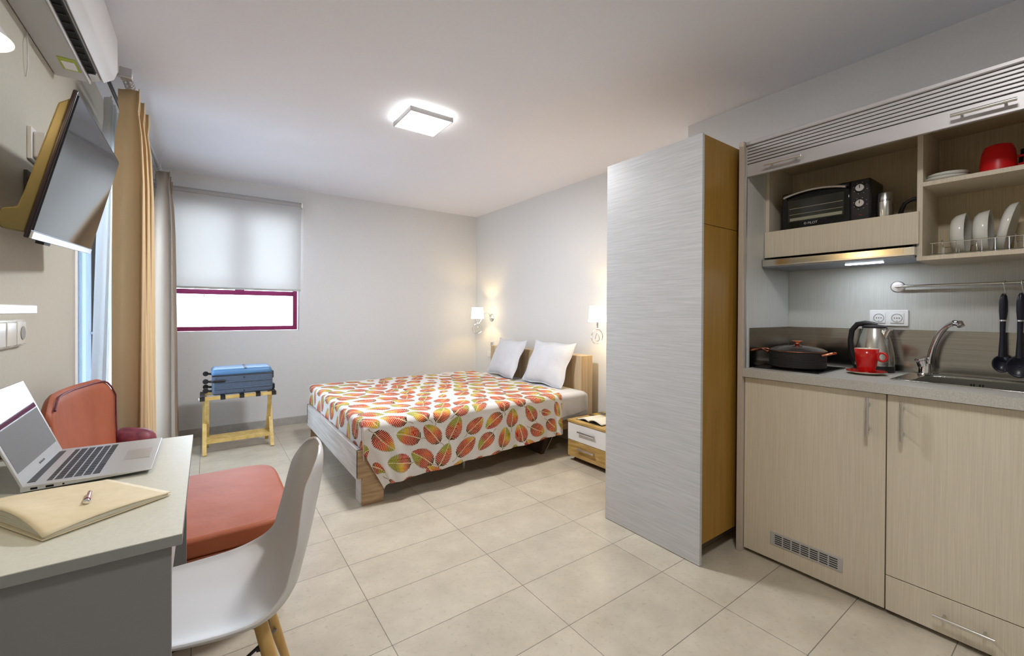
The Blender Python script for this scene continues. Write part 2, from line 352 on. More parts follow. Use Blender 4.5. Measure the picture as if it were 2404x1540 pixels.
hs = MB(); P = [(-.014,.012),(-.014,Hh-.02),(-.034,Hh-.045),(-.040,.115),(-.043,.072),(-.066,.060),(-.070,.024),(-.056,.010)]
A_ = [hs.bm.verts.new(TM @ Vector((.012, q[1], q[0]))) for q in P]; B_ = [hs.bm.verts.new(TM @ Vector((W-.012, q[1], q[0]))) for q in P]
for k in range(len(P)): hs.bm.faces.new((A_[k], A_[(k+1) % len(P)], B_[(k+1) % len(P)], B_[k]))
hs.bm.faces.new(A_[::-1]); hs.bm.faces.new(B_)
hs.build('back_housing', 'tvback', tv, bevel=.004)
m_ = MB(); m_.box(LW+.001, LW+.010, 2.20, 2.36, 1.56, 1.69); m_.tube([(LW+.010,2.24,1.66),(-.47,2.23,1.66),(-.43,2.2,1.62)], .012, 8); m_.tube([(LW+.010,2.26,1.60),(-.46,2.24,1.59),(-.43,2.2,1.58)], .009, 8)
m_.build('wall_bracket', 'blackmatt', tv)
m_ = MB(); m_.box(LW+.011,LW+.03,2.21,2.30,1.61,1.65); m_.tube([(LW+.03,2.22,1.67),(LW+.045,2.215,1.665)],.012,8)
m_.build('bracket_lock', 'blackmatt', tv)
MB().box(.2, .27, -.008, .002, -.03, -.012, TM).build('sensor_button', 'blackmatt', tv)

# ------------------------------------------------------------------ fittings on the left wall
bx = thing('alarm_box', 'small white plastic box on the left wall behind the television', 'wall box', (LW, 2.3, 1.8))
B(LW, LW+.012, 2.235, 2.33, 1.74, 1.855).build('back_plate', 'white', bx, bevel=.002)
B(LW+.012, LW+.045, 2.25, 2.325, 1.75, 1.845).build('cover', 'white', bx, bevel=.006)
MB().lathe([(0,0),(.006,0),(.006,.002),(0,.002)], n=14, mtx=Matrix.Rotation(PI/2,4,'Y'), c=(LW+.045,2.29,1.81)).build('screw', 'alu', bx)
tag(MB().tube([(LW+.004,2.22,2.175),(LW+.010,2.20,2.13),(LW+.010,2.205,2.06),(LW+.003,2.22,2.02)], .0022, 8).build('cable', 'acwhite'), 'thin pale cable looping out of the left wall under the air conditioner', 'cable')
ws = thing('wall_lamp', 'white glowing glass wall lamp cut by the left photo edge above the desk', 'wall lamp', (LW, 1.37, 1.85))
MB().lathe([(0,0),(.045,0),(.045,.012),(.02,.02),(0,.02)], n=24, mtx=Matrix.Rotation(PI/2,4,'Y'), c=(LW,1.37,1.93)).build('wall_plate', 'white', ws)
MB().tube([(LW+.02,1.37,1.93),(LW+.06,1.37,1.94),(LW+.085,1.37,1.90)], .009, 10).build('arm', 'alu', ws)
MB().lathe([(.012,.085),(.03,.075),(.055,.045),(.078,.005),(.082,0),(.078,.002),(.052,.042),(.028,.072),(.010,.08)], c=(LW+.10,1.37,1.772)).build('glass_shade', 'acwhite', ws)
MB().lathe([(0,.0),(.05,.002),(.072,.012),(.05,.035),(.02,.05),(0,.052)], c=(LW+.10,1.37,1.762)).build('glowing_diffuser', 'sconceglow', ws)
sh = thing('wall_shelf', 'thin white wall shelf above the sockets at the left photo edge', 'shelf', (LW, 1.4, 1.2))
B(LW+.001, LW+.105, .9, 1.875, 1.189, 1.214).build('board', 'white', sh, bevel=.002)
B(LW+.001, LW+.004, .95, 1.85, 1.17, 1.189).build('rail', 'white', sh)
so = thing('wall_socket', 'three-gang white wall switch and socket panel below the wall shelf', 'socket', (LW, 1.98, 1.12))
B(LW+.001, LW+.010, 1.86, 2.16, 1.078, 1.168).build('plate', 'ceramic', so, bevel=.003, seg=3)
for k, y in enumerate((1.885, 1.975, 2.065)):
    p_ = B(LW+.010, LW+.020, y, y+.08, 1.084, 1.162).build('switch_rocker' if k < 2 else 'socket_insert', 'ceramic', so, bevel=.004, seg=3)
    if k == 2:
        MB().lathe([(0,0),(.022,0),(.022,.0015),(0,.0015)], n=24, mtx=Matrix.Rotation(PI/2,4,'Y'), c=(LW+.0202,y+.045,1.123)).build('socket_well', mat('socket_grey', (.25,.25,.22), .5), p_)

# ------------------------------------------------------------------ curtains, rod, blind
rod = thing('curtain_rod', 'double metal curtain rod with square end blocks over the balcony door', 'curtain rod', (-.33, 3.8, 2.37))
MB().tube([(-.325,2.86,2.37),(-.325,4.98,2.37)], .011, 12).build('front_rod', 'alu', rod)
MB().tube([(-.405,2.80,2.36),(-.405,4.98,2.36)], .009, 12).build('rear_rod', mat('dark_metal', (.12,.12,.13), .35, metal=.9), rod)
B(-.350,-.300,2.815,2.86,2.345,2.395).build('end_block', 'alu', rod, bevel=.004)
for y in (2.845, 4.92):
    m_ = MB(); m_.box(LW+.001, -.325, y-.008, y+.008, 2.353, 2.367); m_.box(LW+.001, LW+.012, y-.02, y+.02, 2.32, 2.40); m_.build('bracket', 'alu', rod, bevel=.001)
def ring(y, x=-.325, z=2.362, r=.02):
    return MB().tube([(x+r*math.cos(a), y, z+r*math.sin(a)) for a in [2*PI*k/18 for k in range(18)]], .0028, 6, closed=True)
for y in (2.90, 2.93, 2.97, 3.02, 3.10, 3.18, 4.44, 4.50, 4.58, 4.66, 4.74): ring(y).build('ring', 'alu', rod)

def curtain(name, label, m, y0, y1, y0b, y1b, xc, at, ab, n, ztop, xb=None, zbot=.02, ph=0., solid=.003, sharp=1., drift=None):
    xb = xc if xb is None else xb
    def fn(s, v):
        z = ztop + (zbot-ztop)*v
        k = min(1., v*5); amp = at*(1-k)+ab*k if v < .2 else ab
        ya = y0 + (y0b-y0)*v; yb = y1 + (y1b-y1)*v
        a = 2*PI*n*s + ph
        pinch = 1 - .20*math.exp(-((v-.055)/.025)**2)
        w_ = math.sin(a)+.22*math.sin(2*a+1.3+2*v)+.15*math.sin(.5*a+3*v)
        x = xc + (xb-xc)*v + amp*w_*pinch + (drift(s, v) if drift else 0)
        return Vector((x, ya+(yb-ya)*s + ab*(.16*math.sin(3*a+.8)+.10*math.sin(5*a+2*v))*(.5+.5*k) + .006*math.cos(a)*math.sin(3*v+s*4), z))
    return tag(MB().grid(fn, n*36, 40).build(name, m, solid=solid, off=0), label, 'curtain')
curtain('curtain', 'floor-length sand coloured curtain nearest the television', 'curtain', 2.90, 3.34, 2.90, 3.42, -.318, .044, .060, 5, 2.335, xb=-.312, ph=.9, drift=lambda s, v: -.004+.010*s)
curtain('curtain', 'greige curtain bunched by the back wall corner, beside the roller blind', 'curtain2', 4.42, 4.86, 4.40, 4.90, -.285, .045, .058, 5, 2.325, xb=-.265, ph=1.)
curtain('sheer_curtain', 'white sheer curtain between the balcony door and the sand curtain', 'sheer', 3.06, 3.95, 2.90, 3.95, -.425, .018, .026, 15, 2.33, xb=-.455, ph=.4, solid=0)
curtain('sheer_curtain', 'white sheer curtain showing between the two opaque curtains', 'sheer', 4.05, 4.42, 3.98, 4.45, -.40, .018, .03, 7, 2.33, ph=.9, solid=0)

rb = thing('roller_blind', 'translucent ivory roller blind half lowered over the back window', 'blind', (.28, 4.97, 2.3))
MB().tube([(-.42,4.985,2.318),(.815,4.985,2.318)], .029, 20).build('roller_tube', mat('blind_roll', (.42,.41,.41), .6), rb)
B(-.40,.805,4.958,4.9605,1.425,2.296).build('fabric', 'blind', rb, smooth=False)
B(-.40,.805,4.952,4.966,1.408,1.428).build('bottom_bar', mat('blind_bar', (.5,.5,.49), .5), rb, bevel=.003)
m_ = MB(); m_.box(.812,.822,4.955,5.04,2.29,2.345); m_.build('bracket', 'alu', rb)
MB().tube([(.818,4.965,2.31),(.820,4.972,1.9),(.819,4.975,1.55),(.828,4.978,1.50),(.836,4.975,1.55),(.834,4.97,1.9),(.830,4.965,2.31)], .0012, 5).build('pull_chain', 'white', rb)

# ------------------------------------------------------------------ desk and what is on it
dk = thing('desk', 'small white-topped desk with grey side panels by the left wall', 'desk', (-.28, 1.5, 0))
DT = .75
B(LW+.012, -.040, 1.085, 1.93, DT-.022, DT-.0016).build('top_shaded_edge', mat('shaded_edge_grey', (.27,.27,.27), .5), dk)  # edge shade put into a grey colour under the pale top
B(LW+.012, -.040, 1.085, 1.93, DT-.0016, DT).build('desk_top', 'desktop', dk)
B(LW+.015, -.058, 1.098, 1.116, 0, DT-.022).build('side_panel', 'deskgrey', dk, bevel=.001)
B(LW+.015, -.058, 1.898, 1.916, 0, DT-.022).build('side_panel', 'deskgrey', dk, bevel=.001)
B(LW+.10, LW+.115, 1.116, 1.898, .35, DT-.022).build('back_panel', 'deskgrey', dk)
dw = B(-.075, -.060, 1.118, 1.896, DT-.115, DT-.026).build('drawer', mat('desk_front_laminate', (.62,.58,.55), .4), dk, bevel=.001)
B(-.066, -.052, 1.42, 1.60, DT-.118, DT-.110).build('drawer_pull', 'alu', dw)

# laptop: local x = depth (hinge 0 -> front edge .245), y = width .35
LP = frame((-.370,1.536,DT+.004), (1,0,0), (0,1,0), (0,0,1))
lp = thing('laptop', 'open silver laptop on the desk, screen facing the room', 'laptop', (-.25, 1.71, DT))
LD, LWd = .246, .352
m_ = MB(); m_.prism([(0,0),(LD,.006),(LD,.010),(0,.014)], 1, 0, LWd); m_.xf(LP); m_.build('base', 'lapalu', lp, bevel=.0015)
def ltop(x): return .014-.004*x/LD
m_ = MB()
rows = [(.040,.050,14),(.054,.068,14),(.0715,.0855,14),(.089,.103,13),(.1065,.1205,12),(.124,.138,0)]
for a, b, n in rows:
    if n:
        for k in range(n):
            w_ = .300/n; y = .026+k*w_; m_.box(a, b, y, y+w_-.0028, ltop(a)-.001, ltop(a)+.0006)
    else:
        for y0_, y1_ in ((.026,.043),(.046,.063),(.066,.083),(.086,.107),(.110,.216),(.219,.240),(.243,.260),(.263,.279),(.282,.300),(.303,.326)): m_.box(a, b, y0_, y1_, ltop(a)-.001, ltop(a)+.0006)
m_.xf(LP); m_.build('keyboard', 'key', lp)
m_ = MB(); m_.box(.160,.232,.122,.232,.0098,.0112); m_.xf(LP); m_.build('trackpad', 'padgrey', lp)
m_ = MB(); m_.box(.004,.020,.03,.322,.008,.0146); m_.xf(LP); m_.build('hinge_bar', 'key', lp)
m_ = MB(); m_.box(.018,.030,-.0006,.001,.004,.009); m_.box(.044,.058,-.0006,.001,.004,.009); m_.tube([(.075,-.0006,.0065),(.075,.001,.0065)],.0022,8); m_.xf(LP); m_.build('ports', 'hole', lp)
th = math.radians(110.5)
SD = Vector((math.cos(th),0,math.sin(th)))                 # lid direction in local xz
SN = Vector((SD.z,0,-SD.x))                                # faces the keyboard
SMx = LP @ frame((.006,0,.012), (0,1,0), SD, SN)
LH = .238
MB().box(0, LWd, 0, LH, -.005, 0, SMx).build('lid', 'lapalu', lp, bevel=.0015)
MB().box(.013, LWd-.013, .034, LH-.010, -.001, .0004, SMx).build('screen', 'screen', lp, smooth=False)
lt = text('logo_print', 'MacBook Air', .0085, 'textgrey', SMx @ Matrix.Translation((LWd/2,.018,.0003)), lp)

# folded notebook and pen
nb = thing('notebook', 'tan soft-cover notebook bent open on the desk in front of the laptop', 'notebook', (-.25, 1.36, DT))
NM = frame((-.258,1.195,DT+.001), Vector((.187,.125,0)).normalized(), Vector((-.125,.187,0)).normalized(), (0,0,1))
def nbf(th0, lift):
    def fn(s, v):
        y = (.30-.065*s)*v
        e = max(0, .22-s)/.22 if True else 0
        z = th0 + lift*(.012*math.sin(PI*min(1, s*1.05))*(1-.3*v) + .016*math.exp(-((y-.0)/.10)**2)*math.exp(-(s/.5)**2)*0)
        z += lift*(.018*math.exp(-(s/.55)**2)*(1-math.exp(-v*6))+.030*math.sin(PI*min(1, v*1.1))*math.exp(-(s/.22)**2))
        return NM @ Vector((.225*s*(1-.04*v), y, z))
    return fn
m_ = MB(); m_.grid(nbf(.0095, .6), 20, 24); m_.build('front_cover', 'leather', nb, solid=.002, off=-1)
m_ = MB(); m_.grid(nbf(.0035, .0), 8, 8); m_.build('back_cover', 'leather', nb, solid=.002, off=-1)
m_ = MB()
def pgs(k):
    f0, f1 = nbf(.0040,0.), nbf(.0078,.6)
    return lambda s, v: f0(.02+.96*s, .01+.98*v).lerp(f1(.02+.96*s, .01+.98*v), k)
for k in (.15,.3,.45,.6,.75,.9): m_.grid(pgs(k), 10, 12)
pg = m_.build('pages', 'paper', nb, solid=.0008)
pn = thing('pen', 'short rose-gold pen lying on the tan notebook', 'pen', (-.22, 1.345, .785))
pa, pb = Vector((-.222,1.385,DT+.0245)), Vector((-.216,1.312,DT+.0265)); pd = (pb-pa).normalized()
MB().tube([pa, pa+pd*.004, pa+pd*.03, pa+pd*.055, pb], [.0025,.0042,.0045,.0052,.005], 14).build('barrel', 'pink', pn)
MB().tube([pb-pd*.001, pb+pd*.003, pb+pd*.006], [.0058,.0058,.003], 14).build('tip_cap', 'chrome', pn)
MB().tube([pb-pd*.012, pb-pd*.009], [.0058,.0058], 14).build('band', 'plum', pn)

# ------------------------------------------------------------------ white shell chair
def shell_chair():
    ch = thing('dining_chair', 'white moulded shell chair with wooden legs tucked at the desk', 'chair', (CHX, CHY, 0), CHR)
    ch['_local'] = 1
    prof = [(-.235,.405,.165,.0),(-.228,.428,.185,.008),(-.20,.440,.205,.020),(-.13,.436,.222,.036),(-.04,.424,.230,.050),(.05,.418,.232,.062),(.12,.425,.230,.072),
            (.168,.448,.224,.082),(.200,.490,.214,.086),(.222,.545,.204,.082),(.242,.61,.196,.074),(.262,.68,.188,.062),(.278,.74,.176,.050),(.290,.785,.152,.036),(.297,.812,.112,.022),(.300,.824,.058,.010)]
    kn = [0,3,6,8,10,12,15]
    q_w = [-.068,-.166,-.031,-.036,.015,-.142,-.141]; q_x = [.002,.006,.005,.013,.005,.002,-.015]; q_c = [-.005,-.367,-.435,-.49,-.379,.072,-.064]; q_z = [0,.001,.003,.004,.002,-.001,.009]
    prof = [(x+np.interp(i, kn, q_x), z+np.interp(i, kn, q_z), w_*(1+np.interp(i, kn, q_w)), c*(1+np.interp(i, kn, q_c))) for i, (x, z, w_, c) in enumerate(prof)]
    prof = [tuple(float(v)*.97 for v in q) for q in prof]
    # smooth the profile with Catmull-Rom
    P = [Vector(p) for p in [(q[0], q[1], q[2]) for q in prof]]; Cc = [q[3] for q in prof]
    def cr(a, b, c, d, t): return .5*((2*b)+(c-a)*t+(2*a-5*b+4*c-d)*t*t+(3*b-a-3*c+d)*t**3)
    pts = []
    n = len(P)
    for i in range(n-1):
        for k in range(4):
            t = k/4; i0, i3 = max(i-1,0), min(i+2,n-1)
            pts.append([cr(P[i0][j], P[i][j], P[i+1][j], P[i3][j], t) for j in range(3)]+[cr(Cc[i0], Cc[i], Cc[i+1], Cc[i3], t)])
    pts.append([*P[-1], Cc[-1]])
    m_ = MB(); bm = m_.bm; V = []
    NS = 29
    for i, (x, z, w_, c) in enumerate(pts):
        q0, q1 = pts[max(i-1,0)], pts[min(i+1,len(pts)-1)]
        tx, tz = q1[0]-q0[0], q1[1]-q0[1]; l = math.hypot(tx, tz) or 1; nx, nz = -tz/l, tx/l
        row = []
        for k in range(NS):
            s = -1+2*k/(NS-1); e = abs(s)**2.6
            row.append(bm.verts.new((x+nx*c*e, w_*math.sin(s*PI/2*.92)/math.sin(PI/2*.92), z+nz*c*e)))
        V.append(row)
    for i in range(len(V)-1):
        for k in range(NS-1): bm.faces.new((V[i][k], V[i][k+1], V[i+1][k+1], V[i+1][k]))
    o = m_.build('shell', 'shell', ch, local=True, solid=.007, off=0, bevel=.003)
    for sx, sy in ((1,1),(1,-1),(-1,1),(-1,-1)):
        t = Vector((.12*sx, .11*sy, .384)); b = Vector((.215*sx, .205*sy, 0))
        lg = MB().tube([b, b.lerp(t,.25), b.lerp(t,.7), t], [.0105,.0135,.0175,.0165], 16).build('leg', 'beech', ch, local=True)
        MB().tube([t+(b-t)*.16+Vector((.022*sx*0,.0,0)), t+(b-t)*.16+Vector((-.024*sx,0,.002))], .006, 8).build('leg_bolt', 'blackmatt', lg, local=True)
    m_ = MB()
    def at(sx, sy, f):
        t = Vector((.12*sx, .11*sy, .384)); b = Vector((.215*sx, .205*sy, 0)); return t.lerp(b, f)
    for sy in (1,-1):
        m_.tube([at(1,sy,.12), at(-1,sy,.55)], .0042, 8); m_.tube([at(-1,sy,.12), at(1,sy,.55)], .0042, 8)
    for sx in (1,-1):
        m_.tube([at(sx,1,.12), at(sx,-1,.55)], .0042, 8); m_.tube([at(sx,-1,.12), at(sx,1,.55)], .0042, 8)
    for sx in (1,-1): m_.tube([(.12*sx,-.11,.392),(.12*sx,.11,.392)], .006, 8)
    for sy in (1,-1): m_.tube([(-.12,.11*sy,.392),(.12,.11*sy,.392)], .006, 8)
    m_.build('wire_brace', 'blackmatt', ch, local=True)
    return ch
CHX, CHY, CHR = .001, 1.404, -.055
shell_chair()

# ------------------------------------------------------------------ orange armchair beyond the desk
ar = thing('armchair', 'low orange leather armchair with plum arms beyond the desk', 'armchair', (-.03, 2.33, 0))
def pad(x0,x1,y0,y1,z0,z1,r,crown=.0,nx=18,ny=18,corner=.06):
    """soft cushion: rounded plan corners and a crowned top"""
    def fn(s, v):
        a = 2*PI*s
        e = .32
        cxx = math.copysign(abs(math.cos(a))**e, math.cos(a)); cyy = math.copysign(abs(math.sin(a))**e, math.sin(a))
        mx_, my_ = (x0+x1)/2, (y0+y1)/2; hx, hy = (x1-x0)/2, (y1-y0)/2
        if v < .25: q = v/.25; rr = 0+q*(1-r/hx); z = z0; k = rr
        elif v < .5:
            q = (v-.25)/.25; ang = q*PI/2; k = 1-r/hx+r/hx*math.sin(ang); z = z0+r-r*math.cos(ang)
        elif v < .75:
            q = (v-.5)/.25; ang = q*PI/2; k = 1-r/hx+r/hx*math.cos(ang); z = z1-r+r*math.sin(ang)
        else: q = (v-.75)/.25; k = (1-q)*(1-r/hx); z = z1+crown*(1-(1-q)**2)
        return Vector((mx_+hx*cxx*k, my_+hy*cyy*k, z))
    return MB().grid(fn, 72, 33, closed_u=True)
pad(-.33,.305,1.945,2.725,.285,.36,.018,crown=.012).build('seat_cushion', 'orange', ar)
pad(-.31,.285,1.955,2.70,.15,.285,.012).build('seat_base', noise(mat('rust_leather', (.36,.10,.035), .45), nscale=7, lo=(.30,.08,.028), hi=(.40,.12,.05)), ar)
pp = MB(); pp.tube([(-.28,2.717,.353),(-.1,2.719,.354),(.12,2.717,.352)], .003, 8)
pp.build('piping', 'plum', ar)
def backf(s, v, t=0.):                                      # curved backrest leaning to the wall; t = 1 is its rear face
    y = 1.945 + .785*s; side = abs(2*s-1)
    top = .905-.03*s-.075*max(0,(side-.6)/.4)**2.4
    z = .34 + (top-.34)*v
    x = -.315 - .085*v - .035*math.sin(PI*s)*v + .045*s*v - .012*math.sin(PI*v)
    return Vector((x-.055*t*(1-.45*v), y, z))
m_ = MB()
def shell_(s, v):                                           # closed loop round front, top and rear
    if v < .5: return backf(s, v/.5)
    if v < .6: q = (v-.5)/.1; p = backf(s, 1).lerp(backf(s, 1, 1), q); return p+Vector((0,0,.016*math.sin(PI*q)))
    return backf(s, 1-(v-.6)/.4, 1)
m_.grid(shell_, 30, 41)
m_.build('backrest', 'orange', ar, solid=.012, off=-1)
m_ = MB(); m_.grid(lambda s, v: backf(1, s).lerp(backf(1, s, 1), v)+Vector((0,.004,0)), 14, 3); m_.build('side_panel', 'orange', ar, solid=.004)
m_ = MB(); m_.grid(lambda s, v: backf(0, s).lerp(backf(0, s, 1), v)-Vector((0,.004,0)), 14, 3); m_.build('side_panel', 'orange', ar, solid=.004)
pp = MB(); pp.tube([backf(1, v/14)+Vector((.004,.005,0)) for v in range(15)]+[backf(1-s/20, 1)+Vector((.003,0,.006)) for s in range(1,20)], .0035, 8)
pp.build('piping', 'plum', ar)
def armf(s, v):
    a = 2*PI*s; t = v; x = -.37+.17*t; r = .060*math.sqrt(max(0,1-(abs(2*t-1))**4)); zc = .575-.035*t
    return Vector((x, 2.775+r*math.cos(a), zc+r*1.1*math.sin(a)))
arm_ = MB().grid(armf, 24, 20, closed_u=True).build('armrest', 'plum', ar)
B(-.36,-.22,2.745,2.80,.16,.55).build('arm_panel', 'plum', arm_, bevel=.02, seg=3)
for x, y in ((-.26,2.0),(-.26,2.66),(.24,2.0),(.24,2.66)): MB().tube([(x,y,0),(x,y,.155)], [.012,.018], 12).build('leg', 'wood_dark', ar)

# ------------------------------------------------------------------ luggage rack and suitcase
lr = thing('luggage_rack', 'folding bamboo luggage rack with black straps by the back wall', 'luggage rack', (.22, 4.5, 0))
def bar(a, b, w, t, up=(0,0,1)):
    a, b = Vector(a), Vector(b); d = (b-a).normalized(); u = Vector(up); sx_ = d.cross(u).normalized(); uu = sx_.cross(d)
    L_ = (b-a).length; m = frame(a, d, sx_, uu); return MB().box(0, L_, -w/2, w/2, -t/2, t/2, m)
YA, YB_ = 4.31, 4.58; ZT = .475
xl, xr = -.015, .475
for xx, xo in ((xl, .0), (xr, 0.)):
    bar((xx,YA,0.006),(xx,YB_,ZT),.014,.030,(1,0,0)).build('leg', 'bamboo', lr, bevel=.002)
    q = xx+.018*(1 if xx < .2 else -1)
    bar((q,YB_,0.006),(q,YA,ZT),.014,.030,(1,0,0)).build('leg', 'bamboo', lr, bevel=.002)
bar((xl-.035,YA,ZT),(xr+.035,YA,ZT),.024,.026).build('top_rail', 'bamboo', lr, bevel=.003)
bar((xl-.035,YB_,ZT),(xr+.035,YB_,ZT),.024,.026).build('top_rail', 'bamboo', lr, bevel=.003)
for k, y in enumerate((4.37,4.42,4.47,4.52)): B(xl+.012,xr-.012,y,y+.03,.105,.115).build('shelf_slat', 'bamboo', lr, bevel=.001)
B(xl+.012,xr-.012,4.352,4.368,.088,.118).build('shelf_rail', 'bamboo', lr, bevel=.001)
for x in (-.03,.11,.245,.365,.485):
    m_ = MB(); m_.box(x-.017,x+.017,YA-.016,YA-.013,ZT-.016,ZT+.018); m_.box(x-.017,x+.017,YA-.016,YB_+.016,ZT+.0135,ZT+.017); m_.box(x-.017,x+.017,YB_+.013,YB_+.016,ZT-.016,ZT+.018)
    m_.build('strap', 'blackmatt', lr)
MB().tube([(xl-.04,YA,ZT),(xl-.028,YA,ZT)], .012, 10).build('end_cap', 'white', lr)

sc_ = thing('suitcase', 'blue four-wheeled suitcase lying flat on the bamboo rack', 'suitcase', (.25, 4.47, .495))
def rpad(x0,x1,y0,y1,z0,z1,mt,name,par,bev=.03): return B(x0,x1,y0,y1,z0,z1).build(name, mt, par, bevel=bev, seg=5)
rpad(.035,.478,4.315,4.62,.4925,.668,'bluecase','body',sc_,.022)
tp = rpad(.030,.472,4.312,4.618,.650,.712,'bluetop','lid_panel',sc_,.030); tp['label'] = 'lighter sky-blue front panel'
B(.262,.282,4.320,4.61,.705,.7135).build('lid_strap', 'bluecase', sc_, bevel=.002)
MB().tube([(.036,4.318,.655),(.476,4.318,.655)], .006, 8).build('zip_piping', 'plum' if False else 'key', sc_)
for z in (.60,.545): MB().tube([(.05,4.313,z),(.465,4.313,z)], .005, 8).build('seam', 'bluecase', sc_)
def wheel(x,y,z):
    w_ = MB().tube([(x,y-.011,z),(x,y+.011,z)], .021, 20).build('wheel', 'black', sc_, bevel=.003)
    MB().tube([(x+.01,y,z),(x+.032,y,z-.004),(x+.055,y,z-.004)], [.008,.010,.012], 10).build('wheel_fork', 'black', w_)
for y, z in ((4.35,.612),(4.58,.650),(4.35,.535),(4.58,.535)): wheel(-.008,y,z)
B(.03,.13,4.300,4.318,.602,.622).build('corner_guard', 'black', sc_, bevel=.008, seg=3)
B(.474,.492,4.38,4.55,.60,.665).build('pull_handle', 'key', sc_, bevel=.006)
m_ = MB()
for z in (.632,.52): m_.tube([(.262,4.308,z),(.262,4.315,z)], .006, 8)
m_.build('buckle', 'black', sc_)
for x in (.49,): B(x-.008,x+.016,4.42,4.5,.497,.54).build('side_foot', 'black', sc_, bevel=.004)

# ------------------------------------------------------------------ bed
BX0, BX1, BY0, BY1, BT = .80, 2.765, 2.66, 4.27, .50
bd = thing('bed', 'double bed frame in pale oak laminate with a low plank footboard', 'bed', (1.8, 3.46, 0))
B(.752,.777,2.672,4.285,.158,.345).build('footboard', 'oakpale', bd, bevel=.001)
m_ = MB(); m_.prism([(.752,.172),(.752,.345),(.914,.345),(.914,.0),(.779,.0),(.779,.172)], 1, 2.664, 2.690); m_.build('corner_leg', 'oak', bd, bevel=.001)
B(.779,.803,2.690,2.80,0,.158).build('corner_leg', 'oakpale', bd, bevel=.001)
m_ = MB(); m_.prism([(.752,.172),(.752,.345),(.914,.345),(.914,.0),(.779,.0),(.779,.172)], 1, 4.262, 4.285); m_.build('corner_leg', 'oak', bd, bevel=.001)
B(.914,2.77,2.70,2.725,.20,.33).build('side_rail', 'oak', bd)
B(.914,2.77,4.22,4.245,.20,.33).build('side_rail', 'oak', bd)
B(.779,2.77,2.725,4.22,.255,.275).build('slatted_base', 'oak', bd)
B(2.77,2.915,2.78,4.30,0,.805).build('headboard', noise(mat('oak_board', (.5,.36,.2), .5), scale=(30,30,2), nscale=1., lo=(.46,.33,.19), hi=(.66,.52,.34)), bd, bevel=.002)
MB().tube([(1.607,2.87,0),(1.607,2.87,.25)], .012, 10).build('support_leg', 'alu', bd)
m_ = MB(); m_.prism([(2.78,0),(3.02,0),(3.02,.2),(2.72,.2)], 0, 2.30, 2.335); m_.build('support_board', 'wood_dark', bd)
bar((2.33,2.775,.005),(2.50,2.775,.24),.006,.010,(0,1,0)).build('diagonal_brace', 'alu', bd)

mt = thing('mattress', 'white-sheeted mattress under the leaf coverlet on the bed', 'mattress', (1.78, 3.46, .28))
B(BX0,BX1,BY0,BY1,.276,BT).build('body', 'linen', mt, bevel=.05, seg=6)
# white sheet falling over the near edge beside the coverlet
def sheet(s, v):
    x = 2.30+.41*s+.008*math.sin(9*v); L_ = .35+.30*v*0
    d = (v-.55)                                             # v=.55 lies on the mattress edge
    if d < 0:
        y = BY0+.03-d*.9; z = BT+.006
    else:
        a = min(1, d/.10); y = BY0+.03-.038*math.sin(a*PI/2)-.006*math.sin(12*s)*min(1, d*3); z = BT+.006-.03*(1-math.cos(a*PI/2))-max(0, d-.10)*(.50-.12*s)
    return Vector((x, y, z))
tag(MB().grid(sheet, 20, 40).build('top_sheet', 'linen', solid=.003, off=1), 'white top sheet hanging beside the coverlet at the bed side', 'sheet')

